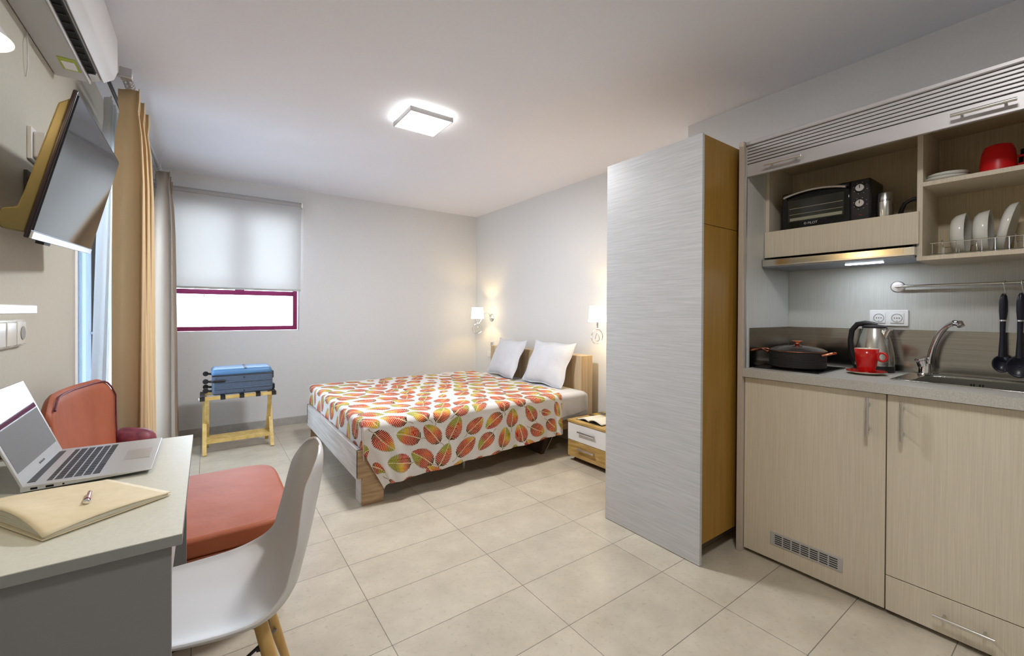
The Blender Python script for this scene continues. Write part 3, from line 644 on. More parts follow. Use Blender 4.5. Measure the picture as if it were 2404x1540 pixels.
# coverlet with painted leaves: pattern computed in cloth coordinates and stored per vertex
def leaf_pattern(U, V):
    rng = np.random.RandomState(11)
    out = np.empty(U.shape+(3,)); out[:] = (.66,.64,.62)
    n1 = .5+.5*np.sin(U*37+np.sin(V*23)*2)*np.sin(V*41+np.sin(U*19)*2)
    pal = dict(dark=(.035,.010,.006), red=(.34,.010,.006), orange=(.56,.060,.006), yellow=(.55,.34,.002), green=(.22,.24,.002), pink=(.42,.035,.028))
    pal = {k: np.array(v) for k, v in pal.items()}
    combos = [('red','green'),('orange','yellow'),('red','yellow'),('dark','red'),('red','orange'),('pink','green'),('yellow','red')]
    k = 0; cents = []
    for j in range(-4, 15):
        for i in range(-3, 15):
            cents.append(((i+.5*(j % 2))*.166+rng.uniform(-.012,.012), j*.156+rng.uniform(-.012,.012)))
    for cu_, cv_ in cents:
        ang = [1.45,.75,2.3,-.9,1.9,3.9,1.1,2.75,-.4][(k*4) % 9]+rng.uniform(-.2,.2); k += 1
        Lf = rng.uniform(.162,.190); Wf = Lf*rng.uniform(.325,.37)
        if rng.rand() < .08: Lf *= .6; Wf *= .6
        du, dv = U-cu_, V-cv_; msk = (np.abs(du) < .15) & (np.abs(dv) < .15)
        if not msk.any(): continue
        du, dv = du[msk], dv[msk]; c, s = math.cos(ang), math.sin(ang)
        a = (du*c+dv*s)/Lf+.5; t = (-du*s+dv*c)+.005*np.sin(a*3)
        ac_ = np.clip(a, 0, 1); wd = Wf*np.sin(PI*ac_**.80)**.62
        x_ = np.abs(t)/Wf
        rib = (a*Lf-np.abs(t)*.62+.020*x_**2)/.0112; fr = rib-np.floor(rib); fr = (fr+.5) % 1
        ins = (a > 0) & (a < 1) & (np.abs(t) < wd*(.955+.065*np.sin(2*PI*fr-1.2)))
        flip = rng.rand() < .5; up = (t > 0) ^ flip
        seq = [['dark','red','red','orange','yellow'], ['dark','pink','red','green','green'], ['dark','red','orange','yellow','green']][rng.randint(3)]
        seq2 = [['dark','orange','yellow','green','green'], ['dark','pink','orange','red','red'], ['dark','red','pink','orange','green']][rng.randint(3)]
        def ramp(sq):
            P_ = np.array([pal[q] for q in sq]); xx = np.clip(ac_, 0, 1)*4.4
            return np.stack([np.interp(xx, [.25,.95,1.9,2.9,3.9], P_[:,q]) for q in range(3)], -1)
        base = np.where(up[:,None], ramp(seq), ramp(seq2))
        ed = np.clip((np.abs(t)/np.maximum(wd,1e-4)-.75)/.25, 0, 1)[:,None]*.4; base = base*(1-ed)+pal['dark']*ed
        gap = (fr < .19) | (np.abs(t) < .0017+.0010*(1-ac_))
        col = np.where(gap[:,None], np.array((.74,.64,.40)), base)
        stem = (a <= 0.02) & (a > -.26) & (np.abs(t-.01*np.sin(a*9)) < .0018)
        cur = out[msk]; blank = np.abs(cur[:,0]-.66) < .001
        cur = np.where((ins & blank)[:,None], col, cur); cur = np.where((stem & ~ins & blank)[:,None], np.array((.22,.10,.03)), cur); out[msk] = cur
    return out
def coverlet():
    st = .0027
    us = np.arange(-.215, 1.70, st); vs = np.arange(-.42, 1.66, st)
    U, V = np.meshgrid(us, vs, indexing='ij')
    pat = leaf_pattern(U, V)
    e = .012; r = .035
    # height along u (foot end) and v (near side)
    def fold(t, r):                                         # t<0: how far over the edge; returns inset and drop
        q = np.clip(-t, 0, None); arc = r*PI/2
        a = np.clip(q/arc, 0, 1)*PI/2
        inset = -r*np.sin(a); drop = r*(1-np.cos(a))+np.clip(q-arc, 0, None)
        return inset, drop
    iu, du = fold(U, r); iv, dv = fold(V, r)
    X = BX0+.018+np.clip(U, 0, None)+iu
    Y = BY0+.022+np.clip(V, 0, None)+iv
    kx = np.clip((X-.9)/1.5, 0, 1); dropmax = .395-.075*kx
    dvs = dv*dropmax/.40
    Z = BT+e-np.maximum(du, 0)-dvs
    both = (U < -.056) & (V < -.056)
    # near flap: slight flare and waves, left edge swings in towards the hem
    w = np.clip(dvs/.35, 0, 1)
    Y = Y-.022*w+.010*w*np.sin(X*17+1.)+.005*w*np.sin(X*43)
    X0_ = X.copy()
    X = X+np.where((U > -.06) & (V < 0), .125*np.clip((dvs-.15)/.24, 0, 1)*np.exp(-np.clip(U, 0, None)/.12), 0)
    X = X+np.where((V > 0) & (U < 0), .004*np.sin(Y*23), 0)
    Z = Z+.0035*np.sin(X*31+.6*np.sin(Y*19))*np.sin(Y*27)*(du+dvs < .01)
    # quilting
    Z = Z+.0025*np.abs(np.sin(V*PI/.11))*(dvs < .01)
    Y = Y-.003*np.abs(np.sin(U*PI/.11))*w
    # head-end edge trimmed diagonally at the near corner
    X = X-np.where(U > 1.5, (U-1.5)*.55*np.clip(1-(V+.05)/.25, 0, 1), 0)
    nu, nv = U.shape
    co = np.stack([X, Y, Z], -1).reshape(-1, 3)
    idx = np.arange(nu*nv).reshape(nu, nv)
    q = np.stack([idx[:-1,:-1], idx[1:,:-1], idx[1:,1:], idx[:-1,1:]], -1).reshape(-1, 4)
    bad = both[:-1,:-1].reshape(-1)
    q = q[~bad]
    me = bpy.data.meshes.new('coverlet'); me.vertices.add(len(co)); me.vertices.foreach_set('co', co.ravel().astype(np.float32))
    me.loops.add(q.size); me.loops.foreach_set('vertex_index', q.ravel().astype(np.int32))
    me.polygons.add(len(q)); me.polygons.foreach_set('loop_start', np.arange(0, q.size, 4, dtype=np.int32)); me.polygons.foreach_set('loop_total', np.full(len(q), 4, dtype=np.int32))
    me.update(); me.validate()
    me.polygons.foreach_set('use_smooth', np.ones(len(me.polygons), dtype=bool))
    ca = me.color_attributes.new('leaf', 'FLOAT_COLOR', 'POINT')
    rgba = np.ones((nu*nv, 4), np.float32); rgba[:, :3] = pat.reshape(-1, 3); ca.data.foreach_set('color', rgba.ravel())
    m = bpy.data.materials.new('leaf_print_cotton'); m.use_nodes = True; N, L = nt(m); b = N['Principled BSDF']
    at = N.new('ShaderNodeAttribute'); at.attribute_name = 'leaf'; L.new(at.outputs['Color'], b.inputs['Base Color']); b.inputs['Roughness'].default_value = .8; b.inputs['Specular IOR Level'].default_value = .25
    tc = N.new('ShaderNodeTexCoord'); n = N.new('ShaderNodeTexNoise'); n.inputs['Scale'].default_value = 14; n.inputs['Detail'].default_value = 3
    bp = N.new('ShaderNodeBump'); bp.inputs['Strength'].default_value = .35; bp.inputs['Distance'].default_value = .012
    L.new(tc.outputs['Object'], n.inputs['Vector']); L.new(n.outputs['Fac'], bp.inputs['Height']); L.new(bp.outputs[0], b.inputs['Normal'])
    me.materials.append(m)
    bm = bmesh.new(); bm.from_mesh(me); loose = [v for v in bm.verts if not v.link_faces]; bmesh.ops.delete(bm, geom=loose, context='VERTS'); bm.to_mesh(me); bm.free()
    o = bpy.data.objects.new('coverlet', me); COL.objects.link(o)
    q = o.modifiers.new('solid', 'SOLIDIFY'); q.thickness = .004; q.offset = 0
    return tag(o, 'white quilted coverlet printed with red, green and yellow leaves on the bed', 'bedspread')
coverlet()

def pillow(name, label, base, ydir, w, h, lean, th=.13, rz=0.):
    p_ = thing(name, label, 'pillow', base, rz)
    ph = random.random()*6
    def outline(u, v, k=1.):
        y = w/2*u*(1-.055*math.cos(v*PI/2)**1.0)*k; z = h/2*v*(1-.06*math.cos(u*PI/2))*k+h/2
        return y+.006*math.sin(v*5+ph), z+.006*math.sin(u*6+ph)
    def fn(s, v):
        side = 1 if s <= .5 else -1; u = -1+4*s if s <= .5 else 3-4*s; q = -1+2*v
        y, z = outline(u, q, .955)
        b = max(0, (1-abs(u)**3.2)*(1-abs(q)**3.2))**.62
        return Vector((side*th/2*b*(1+.10*math.sin(3*u+2*q+ph))-.02*(1+q)*0, y, z))
    m_ = MB(); m_.grid(fn, 64, 33, closed_u=True)
    bmesh.ops.remove_doubles(m_.bm, verts=m_.bm.verts, dist=.0006)
    m_.xf(Matrix.Rotation(lean, 4, 'Y')); m_.build('cushion', 'linen', p_, local=True)
    def fl(s, v):
        u, q = -1+2*s, -1+2*v; y, z = outline(u, q); return Vector((.004*math.sin(u*9+q*7+ph), y, z))
    m_ = MB(); m_.grid(fl, 40, 30); m_.xf(Matrix.Rotation(lean, 4, 'Y')); m_.build('hem_border', 'linen', p_, local=True, solid=.003, off=0)
    return p_
pillow('pillow', 'white pillow leaning on the headboard nearer the bedside drawers', (2.592,3.15,.512), 0, .62, .44, math.radians(24), rz=-.03)
pillow('pillow', 'white pillow leaning on the headboard on the window side', (2.578,3.84,.512), 0, .64, .43, math.radians(24), rz=-.14)

# ------------------------------------------------------------------ bedside lamps and sockets
def bedlamp(y, label):
    b_ = thing('bedside_lamp', label, 'wall lamp', (RW, y, 1.15), group='bedside wall lamps')
    MB().lathe([(0,0),(.048,0),(.050,.005),(.044,.010),(.012,.014),(.010,.026),(0,.027)], n=28, mtx=Matrix.Rotation(-PI/2,4,'Y'), c=(RW-.001,y,1.13)).build('wall_plate', 'chrome', b_)
    pts = []
    for k in range(15):
        t = k/14; pts.append((RW-.03-.19*t, y-.004, 1.14+.07*math.sin(PI*t*.9)-.10*t**2))
    MB().tube([(RW-.022,y,1.12),(RW-.03,y,1.16),(RW-.05,y,1.185),(RW-.09,y,1.195),(RW-.13,y,1.17),(RW-.16,y,1.10),(RW-.19,y,1.055),(RW-.215,y,1.055)], .0045, 8).build('arm', 'chrome', b_)
    c = Vector((RW-.215, y, .99)); R_ = .062
    MB().tube([(c.x+R_*1.15*math.cos(a), y+.003, c.z+R_*math.sin(a)) for a in [2*PI*k/32 for k in range(32)]], .0035, 8, closed=True).build('ring', 'chrome', b_)
    MB().tube([(c.x, y-.022*math.sin(a)*(1-.35*math.cos(a)), c.z-.004-.034*math.cos(a)*-1) for a in [2*PI*k/24 for k in range(24)]], .004, 8, closed=True).build('crystal_drop', mat('crystal', (.8,.8,.75), .05, metal=.6), b_)
    MB().lathe([(0,1.055),(.018,1.055),(.02,1.06),(.008,1.065),(.009,1.085),(.011,1.118),(0,1.118)], c=(c.x,y,0), n=20).build('candle_stem', 'chrome', b_)
    MB().lathe([(.070,1.26),(.080,1.12)], c=(c.x,y,0), n=40).build('lamp_shade', 'shade', b_, solid=.002)
    return b_
bedlamp(4.637, 'lit wall lamp in the far corner beside the window-side pillow')
bedlamp(2.60, 'lit wall lamp above the bedside drawers by the wardrobe')
p1 = thing('bedside_switch', 'small white switch plate under the corner wall lamp', 'switch', (RW, 4.62, .79))
B(RW-.009, RW-.001, 4.585, 4.655, .755, .825).build('plate', 'white', p1, bevel=.002)
B(RW-.013, RW-.009, 4.595, 4.645, .765, .815).build('rocker', mat('grey_rocker', (.35,.35,.34), .4), p1, bevel=.002)
tag(B(RW-.009, RW-.001, 4.655, 4.725, .62, .69).build('socket_plate', 'white', bevel=.002), 'small white socket plate low behind the bed head corner', 'socket')

# ------------------------------------------------------------------ nightstand, book, magazine
ns = thing('nightstand', 'low bedside chest with one white and one oak drawer', 'nightstand', (2.65, 2.36, 0))
NX, NY0, NY1 = 2.405, 2.12, 2.565
B(NX+.018, 2.86, NY0+.004, NY1-.004, .04, .312).build('body', 'oakgold', ns, bevel=.001)
B(NX-.004, 2.865, NY0, NY1, .312, .332).build('top', 'oakgold', ns, bevel=.002)
for nm, z0, z1, mt_ in (('drawer',.172,.309,'white'),('drawer',.042,.168,'oakgold')):
    d_ = B(NX, NX+.018, NY0+.004, NY1-.004, z0, z1).build(nm, mt_, ns, bevel=.001)
    if mt_ == 'white': d_['label'] = 'glossy white upper drawer'
    zc = (z0+z1)/2+.012; MB().box(NX-.022, NX-.014, 2.26, 2.44, zc-.004, zc+.008).box(NX-.014, NX, 2.27, 2.282, zc-.002, zc+.006).box(NX-.014, NX, 2.418, 2.43, zc-.002, zc+.006).build('handle', 'alu', d_, bevel=.001)
B(NX+.05, 2.82, NY0+.03, NY1-.03, 0, .04).build('plinth', 'wood_dark', ns)
bk = thing('open_book', 'open white-paged book lying on the bedside chest', 'book', (2.5, 2.38, .333))
def page(sg):
    def fn(s, v):
        t = s; return Vector((2.455+.20*v, 2.375+sg*.135*t, .336+.022*math.sin(PI*min(1,t*1.05))*(1-.35*t)*math.exp(-t*.4)+.006*(1-t)))
    return fn
for sg in (1,-1):
    MB().grid(page(sg), 14, 4).build('page_block', 'paper', bk, solid=.008, off=-1 if sg > 0 else 1)
MB().box(2.45,2.66,2.235,2.515,.3325,.3345).build('cover', 'key', bk)
mg = tag(B(2.63,2.82,2.27,2.55,.3325,.341).build('magazine', noise(mat('magazine_cover', (.3,.2,.05), .3), nscale=14, lo=(.05,.035,.02), hi=(.5,.32,.05), p0=.42, p1=.6), bevel=.001), 'gold and dark patterned magazine behind the open book', 'magazine')

# ------------------------------------------------------------------ wardrobe
wd = thing('wardrobe', 'tall wardrobe with silver streaked front and beige side tinted with warm light', 'wardrobe', (2.2, 1.41, 0))
B(1.896,1.914,1.113,1.700,.003,2.051).build('front_panel', 'silver', wd, bevel=.0008)
B(1.915,2.68,1.116,1.698,.097,1.625).build('lower_body', 'amber', wd, bevel=.001)
B(1.915,2.68,1.116,1.698,1.6275,2.050).build('upper_body', 'amber', wd, bevel=.001)
for y in (1.15, 1.66): MB().tube([(1.94,y,0),(1.94,y,.097)], .014, 12).build('foot', 'black', wd)
for y in (1.15, 1.66): MB().tube([(2.60,y,0),(2.60,y,.097)], .014, 12).build('foot', 'black', wd)

# ------------------------------------------------------------------ kitchenette
KX, KYR = 2.215, -.045                                      # front plane, inner right side
def handle(parent, y0, y1, z0, z1, x=KX):
    m_ = MB(); vert = abs(z1-z0) > abs(y1-y0); xo = x-.032
    m_.tube([(xo,y0,z0),(xo,y1,z1)], .0062, 12)
    for t in (.17,.83):
        p_ = Vector((xo,y0,z0)).lerp(Vector((xo,y1,z1)), t); m_.tube([p_, (x, p_.y, p_.z)], .0042, 8)
    return m_.build('handle', 'steelh', parent)
kt = thing('kitchen_cupboard', 'full-height kitchenette surround with tambour shutter, shelves and side panel', 'cupboard', (2.45, .5, 0))
B(2.190,2.718,1.066,1.090,0,2.064).build('side_panel', 'edge', kt, bevel=.001)
B(2.190,2.718,KYR-.024,KYR,0,2.064).build('side_panel', 'edge', kt, bevel=.001)
B(2.210,2.218,1.0605,1.066,.925,1.89).build('guide_rail', 'alu', kt)
B(2.219,2.71,1.0625,1.066,.925,2.04).build('side_lining', 'lamback', kt, smooth=False)
B(2.712,2.7185,KYR,1.0625,.925,2.04).build('back_lining', 'lamback', kt, smooth=False)
B(2.205,2.716,KYR,1.0655,2.043,2.062).build('top_board', 'slat', kt, bevel=.004)
tb = thing('tmp','','')
COL.objects.unlink(tb); bpy.data.objects.remove(tb)
m_ = MB(); z = 1.951
m_.box(KX,KX+.016,KYR+.001,1.0615,1.888,1.950)
tam = m_.build('tambour_shutter', 'slat', kt, bevel=.002)
for k in range(6):
    B(KX,KX+.009,KYR+.001,1.0615,1.9535+k*.0152,1.9535+k*.0152+.0122).build('tambour_slat', 'slat', tam, bevel=.002)
B(KX+.009,KX+.012,KYR+.001,1.0615,1.951,2.043).build('shutter_backing', 'slot', tam)
handle(tam,.812,.968,1.918,1.918); handle(tam,.178,.335,1.918,1.918)
# upper shelving
ux = 2.42
B(ux,2.711,.449,.467,1.425,1.985).build('divider', 'lam', kt, bevel=.0008)
B(ux,2.711,1.045,1.0620,1.494,1.985).build('compartment_side', 'lam', kt, bevel=.0008)
B(2.24,2.711,KYR,1.0620,1.985,2.0).build('compartment_top', 'laminside', kt)
B(ux,2.711,.467,1.045,1.594,1.610).build('oven_shelf', 'lam', kt)
B(ux-.016,ux,.458,1.0600,1.494,1.630).build('front_rail', 'lam', kt, bevel=.0008)
B(ux,2.711,KYR,.449,1.425,1.443).build('bottom_shelf', 'lam', kt, bevel=.0008)
B(ux,2.711,KYR,.449,1.732,1.750).build('plate_shelf', 'lam', kt, bevel=.0008)
B(2.705,2.711,KYR,1.0620,1.443,1.985).build('cupboard_back', 'laminside', kt, smooth=False)

# base units
bc = thing('base_cabinet', 'pale linen-laminate base cabinet with vent grille below the hob', 'cabinet', (2.45, .79, 0))
B(2.236,2.70,.515,1.064,.02,.880).build('body', 'lam', bc)
d_ = B(KX,KX+.018,.5125,1.0635,.018,.879).build('door', 'lam', bc, bevel=.0008)
handle(d_,.566,.566,.705,.860)
gv = B(KX-.003,KX+.001,.651,.938,.091,.152).build('vent_grille', mat('grille_silver', (.48,.47,.48), .4, metal=.3), d_, bevel=.001)
m_ = MB()
for c in range(7):
    for r in range(5):
        y = .668+c*.0365; m_.box(KX-.0036,KX-.0028,y,y+.0305,.100+r*.0095,.1045+r*.0095)
m_.build('grille_slots', 'slot', gv)
bs = thing('sink_cabinet', 'pale linen-laminate cabinet with door and low drawer below the sink', 'cabinet', (2.45, .23, 0))
B(2.236,2.70,KYR+.001,.510,.02,.70).build('body', 'lam', bs)
d_ = B(KX,KX+.018,KYR+.002,.5085,.158,.879).build('door', 'lam', bs, bevel=.0008)
handle(d_,.460,.460,.708,.862)
d_ = B(KX,KX+.018,KYR+.002,.5085,.018,.1545).build('drawer', 'lam', bs, bevel=.0008)
handle(d_,.213,.367,.088,.088)
tag(B(2.26,2.29,KYR+.002,1.062,0,.018).build('plinth', 'blackmatt'), 'dark recessed plinth under the kitchen cabinets', 'plinth')
# worktop with a cut-out for the sink
SX0, SX1, SY0, SY1 = 2.375, 2.625, -.02, .475
m_ = MB()
m_.box(2.190,SX0,KYR+.001,1.0655,.884,.924); m_.box(SX1,2.711,KYR+.001,1.0655,.884,.924); m_.box(SX0,SX1,SY1,1.0655,.884,.924); m_.box(SX0,SX1,KYR+.001,SY0,.884,.924)
tag(m_.build('worktop', 'worktop'), 'grey-beige laminate worktop over both kitchen cabinets', 'worktop')
m_ = MB(); m_.box(2.7095,2.7118,KYR+.002,1.0585,.9245,1.127); m_.box(2.25,2.7095,1.0590,1.0622,.9245,1.127)
tag(m_.build('splashback', 'steel'), 'low brushed steel splashback strip behind hob and sink', 'splashback')
# sink
sk = thing('sink', 'inset stainless steel sink in the worktop right of the cup', 'sink', (2.5, .23, .92))
m_ = MB(); rx0, rx1, ry0, ry1 = 2.352, 2.668, KYR+.003, .535
m_.box(rx0,SX0,ry0,ry1,.9242,.9272); m_.box(SX1,rx1,ry0,ry1,.9242,.9272); m_.box(SX0,SX1,SY1,ry1,.9242,.9272); m_.box(SX0,SX1,ry0,SY0,.9242,.9272)
m_.build('rim', 'steelh', sk, bevel=.0012)
m_ = MB(); e = .004
m_.box(SX0,SX0+e,SY0,SY1,.77,.9265); m_.box(SX1-e,SX1,SY0,SY1,.77,.9265); m_.box(SX0+e,SX1-e,SY0,SY0+e,.77,.9265); m_.box(SX0+e,SX1-e,SY1-e,SY1,.77,.9265); m_.box(SX0,SX1,SY0,SY1,.766,.77)
m_.build('basin', 'steelh', sk)
m_ = MB()
for k in (-2,-1,1,2): m_.box(SX1-.0052,SX1-.0038,.314+k*.0085-.002,.314+k*.0085+.002,.893,.909)
m_.build('overflow_slots', 'hole', sk)
MB().lathe([(0,.771),(.03,.771),(.032,.7725),(.02,.774),(0,.774)], c=(2.5,.23,0), n=28).build('drain', 'chrome', sk)
# tap
fc = thing('tap', 'chrome mixer tap with curved spout at the back of the sink', 'tap', (2.648, .475, .927))
MB().lathe([(0,.9275),(.026,.9275),(.026,.932),(.0225,.936),(.0215,.975),(.020,.980),(0,.980)], c=(2.640,.476,0), n=28).build('base', 'chrome', fc)
m_ = MB(); m_.lathe([(0,-.02),(.0185,-.02),(.0195,.004),(.0235,.008),(.0235,.014),(.020,.017),(0,.017)], n=28, mtx=Matrix.Rotation(math.radians(-12),4,'X'), c=(2.632,.485,.986)); m_.build('lever_cap', 'chrome', fc)
pts = []
for k in range(17):
    t = k/16; a = t*PI*.5; q = 1-math.cos(a)
    pts.append(Vector((2.648-.070*q, .463-.092*q-.004*t, .95+.215*math.sin(a))))
MB().tube(pts, [.0125]*5+[.0115]*6+[.0105]*6, 16).build('spout', 'chrome', fc)
e_ = pts[-1]; MB().tube([e_+Vector((.008,.010,.001)), e_+Vector((-.006,-.008,-.002)), e_+Vector((-.012,-.013,-.014))], [.0125,.0135,.0125], 16).build('aerator', 'chrome', fc)
# hob
hb = thing('hob', 'black glass hob set in the worktop under the pot', 'hob', (2.43, .91, .925))
B(2.275,2.62,.765,1.052,.9245,.930).build('glass_plate', 'glassblack', hb, bevel=.001)
MB().lathe([(.10,.9302),(.103,.9304),(.10,.9305)], c=(2.40,.90,0), n=48).build('heating_ring', 'key', hb)
# casserole
PC = (2.395, .898)
pt_ = thing('casserole_pot', 'black ribbed casserole with copper handles and lid knob on the hob', 'pot', (PC[0], PC[1], .93))
prof = [(0,.9315),(.105,.9315),(.116,.938)]
for k in range(9): z = .942+k*.008; prof += [(.1205,z),(.1205,z+.005),(.119,z+.0065)]
prof += [(.122,1.013),(.124,1.017),(.118,1.017),(.116,1.0),(.112,.94),(0,.938)]
MB().lathe(prof, c=(PC[0],PC[1],0), n=56).build('body', 'blackmatt', pt_)
ld = MB().lathe([(.122,1.0175),(.121,1.021),(.10,1.0315),(.06,1.041),(.02,1.045),(0,1.0455)], c=(PC[0],PC[1],0), n=56).build('lid', mat('smoked_lid', (.06,.05,.045), .12, metal=.3), pt_, solid=.003)
MB().lathe([(.0,1.045),(.016,1.045),(.010,1.050),(.010,1.058),(.024,1.062),(.024,1.066),(.018,1.068),(0,1.068)], c=(PC[0],PC[1],0), n=28).build('knob', 'copper', ld)
MB().tube([(PC[0]+.1215*math.cos(a),PC[1]+.1215*math.sin(a),1.0165) for a in [2*PI*k/48 for k in range(48)]], .0022, 6, closed=True).build('lid_rim', 'copper', ld)
for sg in (1,-1):
    a0 = PI/2*sg; pts = []
    for k in range(13):
        q = -1+2*k/12; r = .121+.038*math.sqrt(max(0,1-q*q))**.8; x = PC[0]+q*.036; pts.append((x, PC[1]+sg*(r-.004*abs(q)), 1.004+.012*(r-.121)/.038))
    MB().tube(pts, .0055, 10).build('side_handle', 'copper', pt_)
# kettle
kc = (2.633, .656)
kk = thing('kettle', 'stainless steel electric kettle with black handle behind the red cup', 'kettle', (kc[0], kc[1], .925))
MB().lathe([(0,.9245),(.074,.9245),(.077,.928),(.077,.950),(.074,.955),(0,.955)], c=(*kc,0), n=44).build('base', 'black', kk)
MB().lathe([(.0,.9552),(.0755,.9552),(.077,.97),(.074,1.01),(.066,1.06),(.056,1.10),(.048,1.125),(.046,1.133),(0,1.133)], c=(*kc,0), n=44).build('jug', 'steelh', kk)
MB().lathe([(.0,1.1335),(.047,1.1335),(.047,1.141),(.040,1.147),(.012,1.150),(0,1.150)], c=(*kc,0), n=36).build('lid', 'black', kk)
m_ = MB(); sp_ = [(kc[0]-.02,kc[1]-.040,1.075),(kc[0]-.024,kc[1]-.056,1.118),(kc[0]-.03,kc[1]-.066,1.132)]; m_.tube(sp_, [.010,.014,.011], 12); m_.build('spout', 'steelh', kk)
hp = [(kc[0],kc[1]-.01,1.150),(kc[0],kc[1]+.035,1.156),(kc[0],kc[1]+.066,1.150),(kc[0],kc[1]+.088,1.12),(kc[0],kc[1]+.094,1.07),(kc[0],kc[1]+.090,1.01),(kc[0],kc[1]+.077,.965),(kc[0],kc[1]+.068,.945)]
MB().tube(hp, [.010,.013,.013,.012,.012,.012,.011,.009], 12, flat=.9).build('handle', 'black', kk)
# red cup + saucer on the worktop
def saucer(c, z, label, mtop, mund, r=.074, group=None):
    s_ = thing('saucer', label, 'saucer', (c[0],c[1],z), group=group)
    MB().lathe([(0,z+.0055),(.028,z+.0055),(.05,z+.008),(r,z+.0155)], c=(*c,0), n=44).build('top_glaze', mtop, s_, solid=.0012, off=1)
    MB().lathe([(0,z),(.026,z),(.028,z+.003),(.05,z+.0055),(r,z+.013)], c=(*c,0), n=44).build('underside', mund, s_, solid=.0012)
    return s_
cc = (2.470, .643)
saucer(cc, .9245, 'red saucer with cream underside beneath the red cup', 'red', 'cream')
cp = thing('cup', 'glossy red cup with ring handle on a saucer before the kettle', 'cup', (cc[0],cc[1],.93))
MB().lathe([(0,.9335),(.022,.9335),(.031,.940),(.037,.965),(.042,1.0),(.0455,1.042)], c=(*cc,0), n=44).build('body', 'red', cp, solid=.001, off=-1)
MB().lathe([(0,.9385),(.018,.9385),(.027,.9445),(.0335,.966),(.0385,1.0),(.0425,1.0405),(.0437,1.0424)], c=(*cc,0), n=44).build('inner_glaze', 'cream', cp)
hx = (cc[0]-.012, cc[1]-.060)
MB().tube([(hx[0], hx[1]+.0165*math.cos(a), 1.008+.0185*math.sin(a)) for a in [2*PI*k/28 for k in range(28)]], .005, 10, closed=True, flat=1.).build('handle', 'red', cp)
# double socket on the back lining
ks = thing('double_socket', 'white double power socket above the kettle', 'socket', (2.71, .62, 1.18))
B(2.7035,2.7118,.547,.693,1.143,1.221).build('plate', 'white', ks, bevel=.003, seg=3)
for y in (.588,.656):
    q = B(2.700,2.7035,y-.025,y+.025,1.157,1.207).build('insert', 'white', ks, bevel=.0015)
    MB().tube([(2.6992,y+.0195*math.cos(a),1.182+.0195*math.sin(a)) for a in [2*PI*k/28 for k in range(28)]], .001, 6, closed=True).build('socket_ring', mat('socket_line', (.12,.12,.12), .5), q)
    m_ = MB()
    for dy in (-.009,0,.009): m_.tube([(2.6985,y+dy,1.182),(2.7,y+dy,1.182)], .0022, 8)
    m_.tube([(2.6985,y,1.168),(2.7,y,1.168)], .0016, 8)
    m_.build('pin_holes', 'hole', q)
# rail with utensils
rl = thing('utensil_rail', 'thin steel rail fixed to the kitchen back panel by a round rosette', 'rail', (2.68, .3, 1.33))
MB().lathe([(0,0),(.027,0),(.027,.003),(.023,.005),(.005,.0055),(.005,.034),(0,.034)], n=28, mtx=Matrix.Rotation(-PI/2,4,'Y'), c=(2.7115,.588,1.333)).build('rosette', 'alu', rl, smooth=False)
MB().tube([(2.677,.590,1.333),(2.677,KYR,1.333)], .0055, 12).build('bar', 'steelh', rl)
def hook(y):
    h_ = [(2.684,y-.004,1.334),(2.679,y-.002,1.342),(2.671,y,1.341),(2.668,y+.001,1.330),(2.668,y-.002,1.305),(2.664,y-.006,1.288),(2.656,y-.003,1.282),(2.650,y,1.290)]
    return MB().tube(h_, .0018, 8)
def ladle(y, label, nm, bowl, rx_, rz_, tilt, grp):
    t_ = thing(nm, label, 'utensil', (2.66, y, 1.285))
    hook(y).build('hook', 'steelh', t_)
    X_ = 2.660 if nm != 'ladle' else 2.640
    MB().tube([(X_,y,1.288),(X_,y-.0005,1.278),(X_,y,1.255),(X_,y,1.215),(X_,y+.001,1.180)], [.005,.010,.0135,.014,.0105], 16, flat=.8).build('grip', 'bluek', t_)
    MB().tube([(X_,y+.001,1.180),(X_,y+.001,1.174)], .0108, 16).build('ferrule', 'chrome', t_)
    MB().tube([(X_,y+.001,1.174),(X_,y+.002,1.11),(X_,y+.003,bowl+rz_*.8)], [.0088,.008,.011], 14).build('shaft', 'bluek', t_)
    def fn(s, v):
        a = 2*PI*s; k = v
        return Vector((X_+.004-.016*(1-k*k)*-1*tilt, y+.003+rx_*k*math.cos(a), bowl+rz_*k*math.sin(a)))
    MB().grid(fn, 36, 9, closed_u=True).build('bowl', 'bluek', t_, solid=.003)
    return t_
ladle(.247, 'black serving spoon hanging from the rail, left of the other utensil', 'serving_spoon', .998, .0285, .036, 1., 'u')
ladle(.199, 'larger black ladle hanging at the right end of the rail', 'ladle', .992, .037, .044, 1., 'u')
# cooker hood
hd = thing('cooker_hood', 'slim stainless cooker hood with a lit tube above the hob', 'cooker hood', (2.55, .76, 1.46))
m_ = MB(); m_.prism([(2.378,1.447),(2.378,1.481),(2.70,1.492),(2.70,1.447)], 1, .464, 1.0585)
m_.build('housing', 'steelh', hd, bevel=.001)
B(2.376,2.381,.50,1.0,1.4545,1.4795).build('pull_front', mat('polished_front', (.75,.66,.5), .16, metal=1.), hd)
B(2.383,2.70,.469,1.0535,1.440,1.447).build('filter', mat('filter_grey', (.25,.27,.32), .35, metal=.8), hd)
B(2.515,2.535,.60,.74,1.437,1.4405).build('tube_light', 'hoodlight', hd)
m_ = MB(); m_.box(2.42,2.70,.4675,.478,1.4815,1.4935); m_.build('side_spacer', 'black', hd)
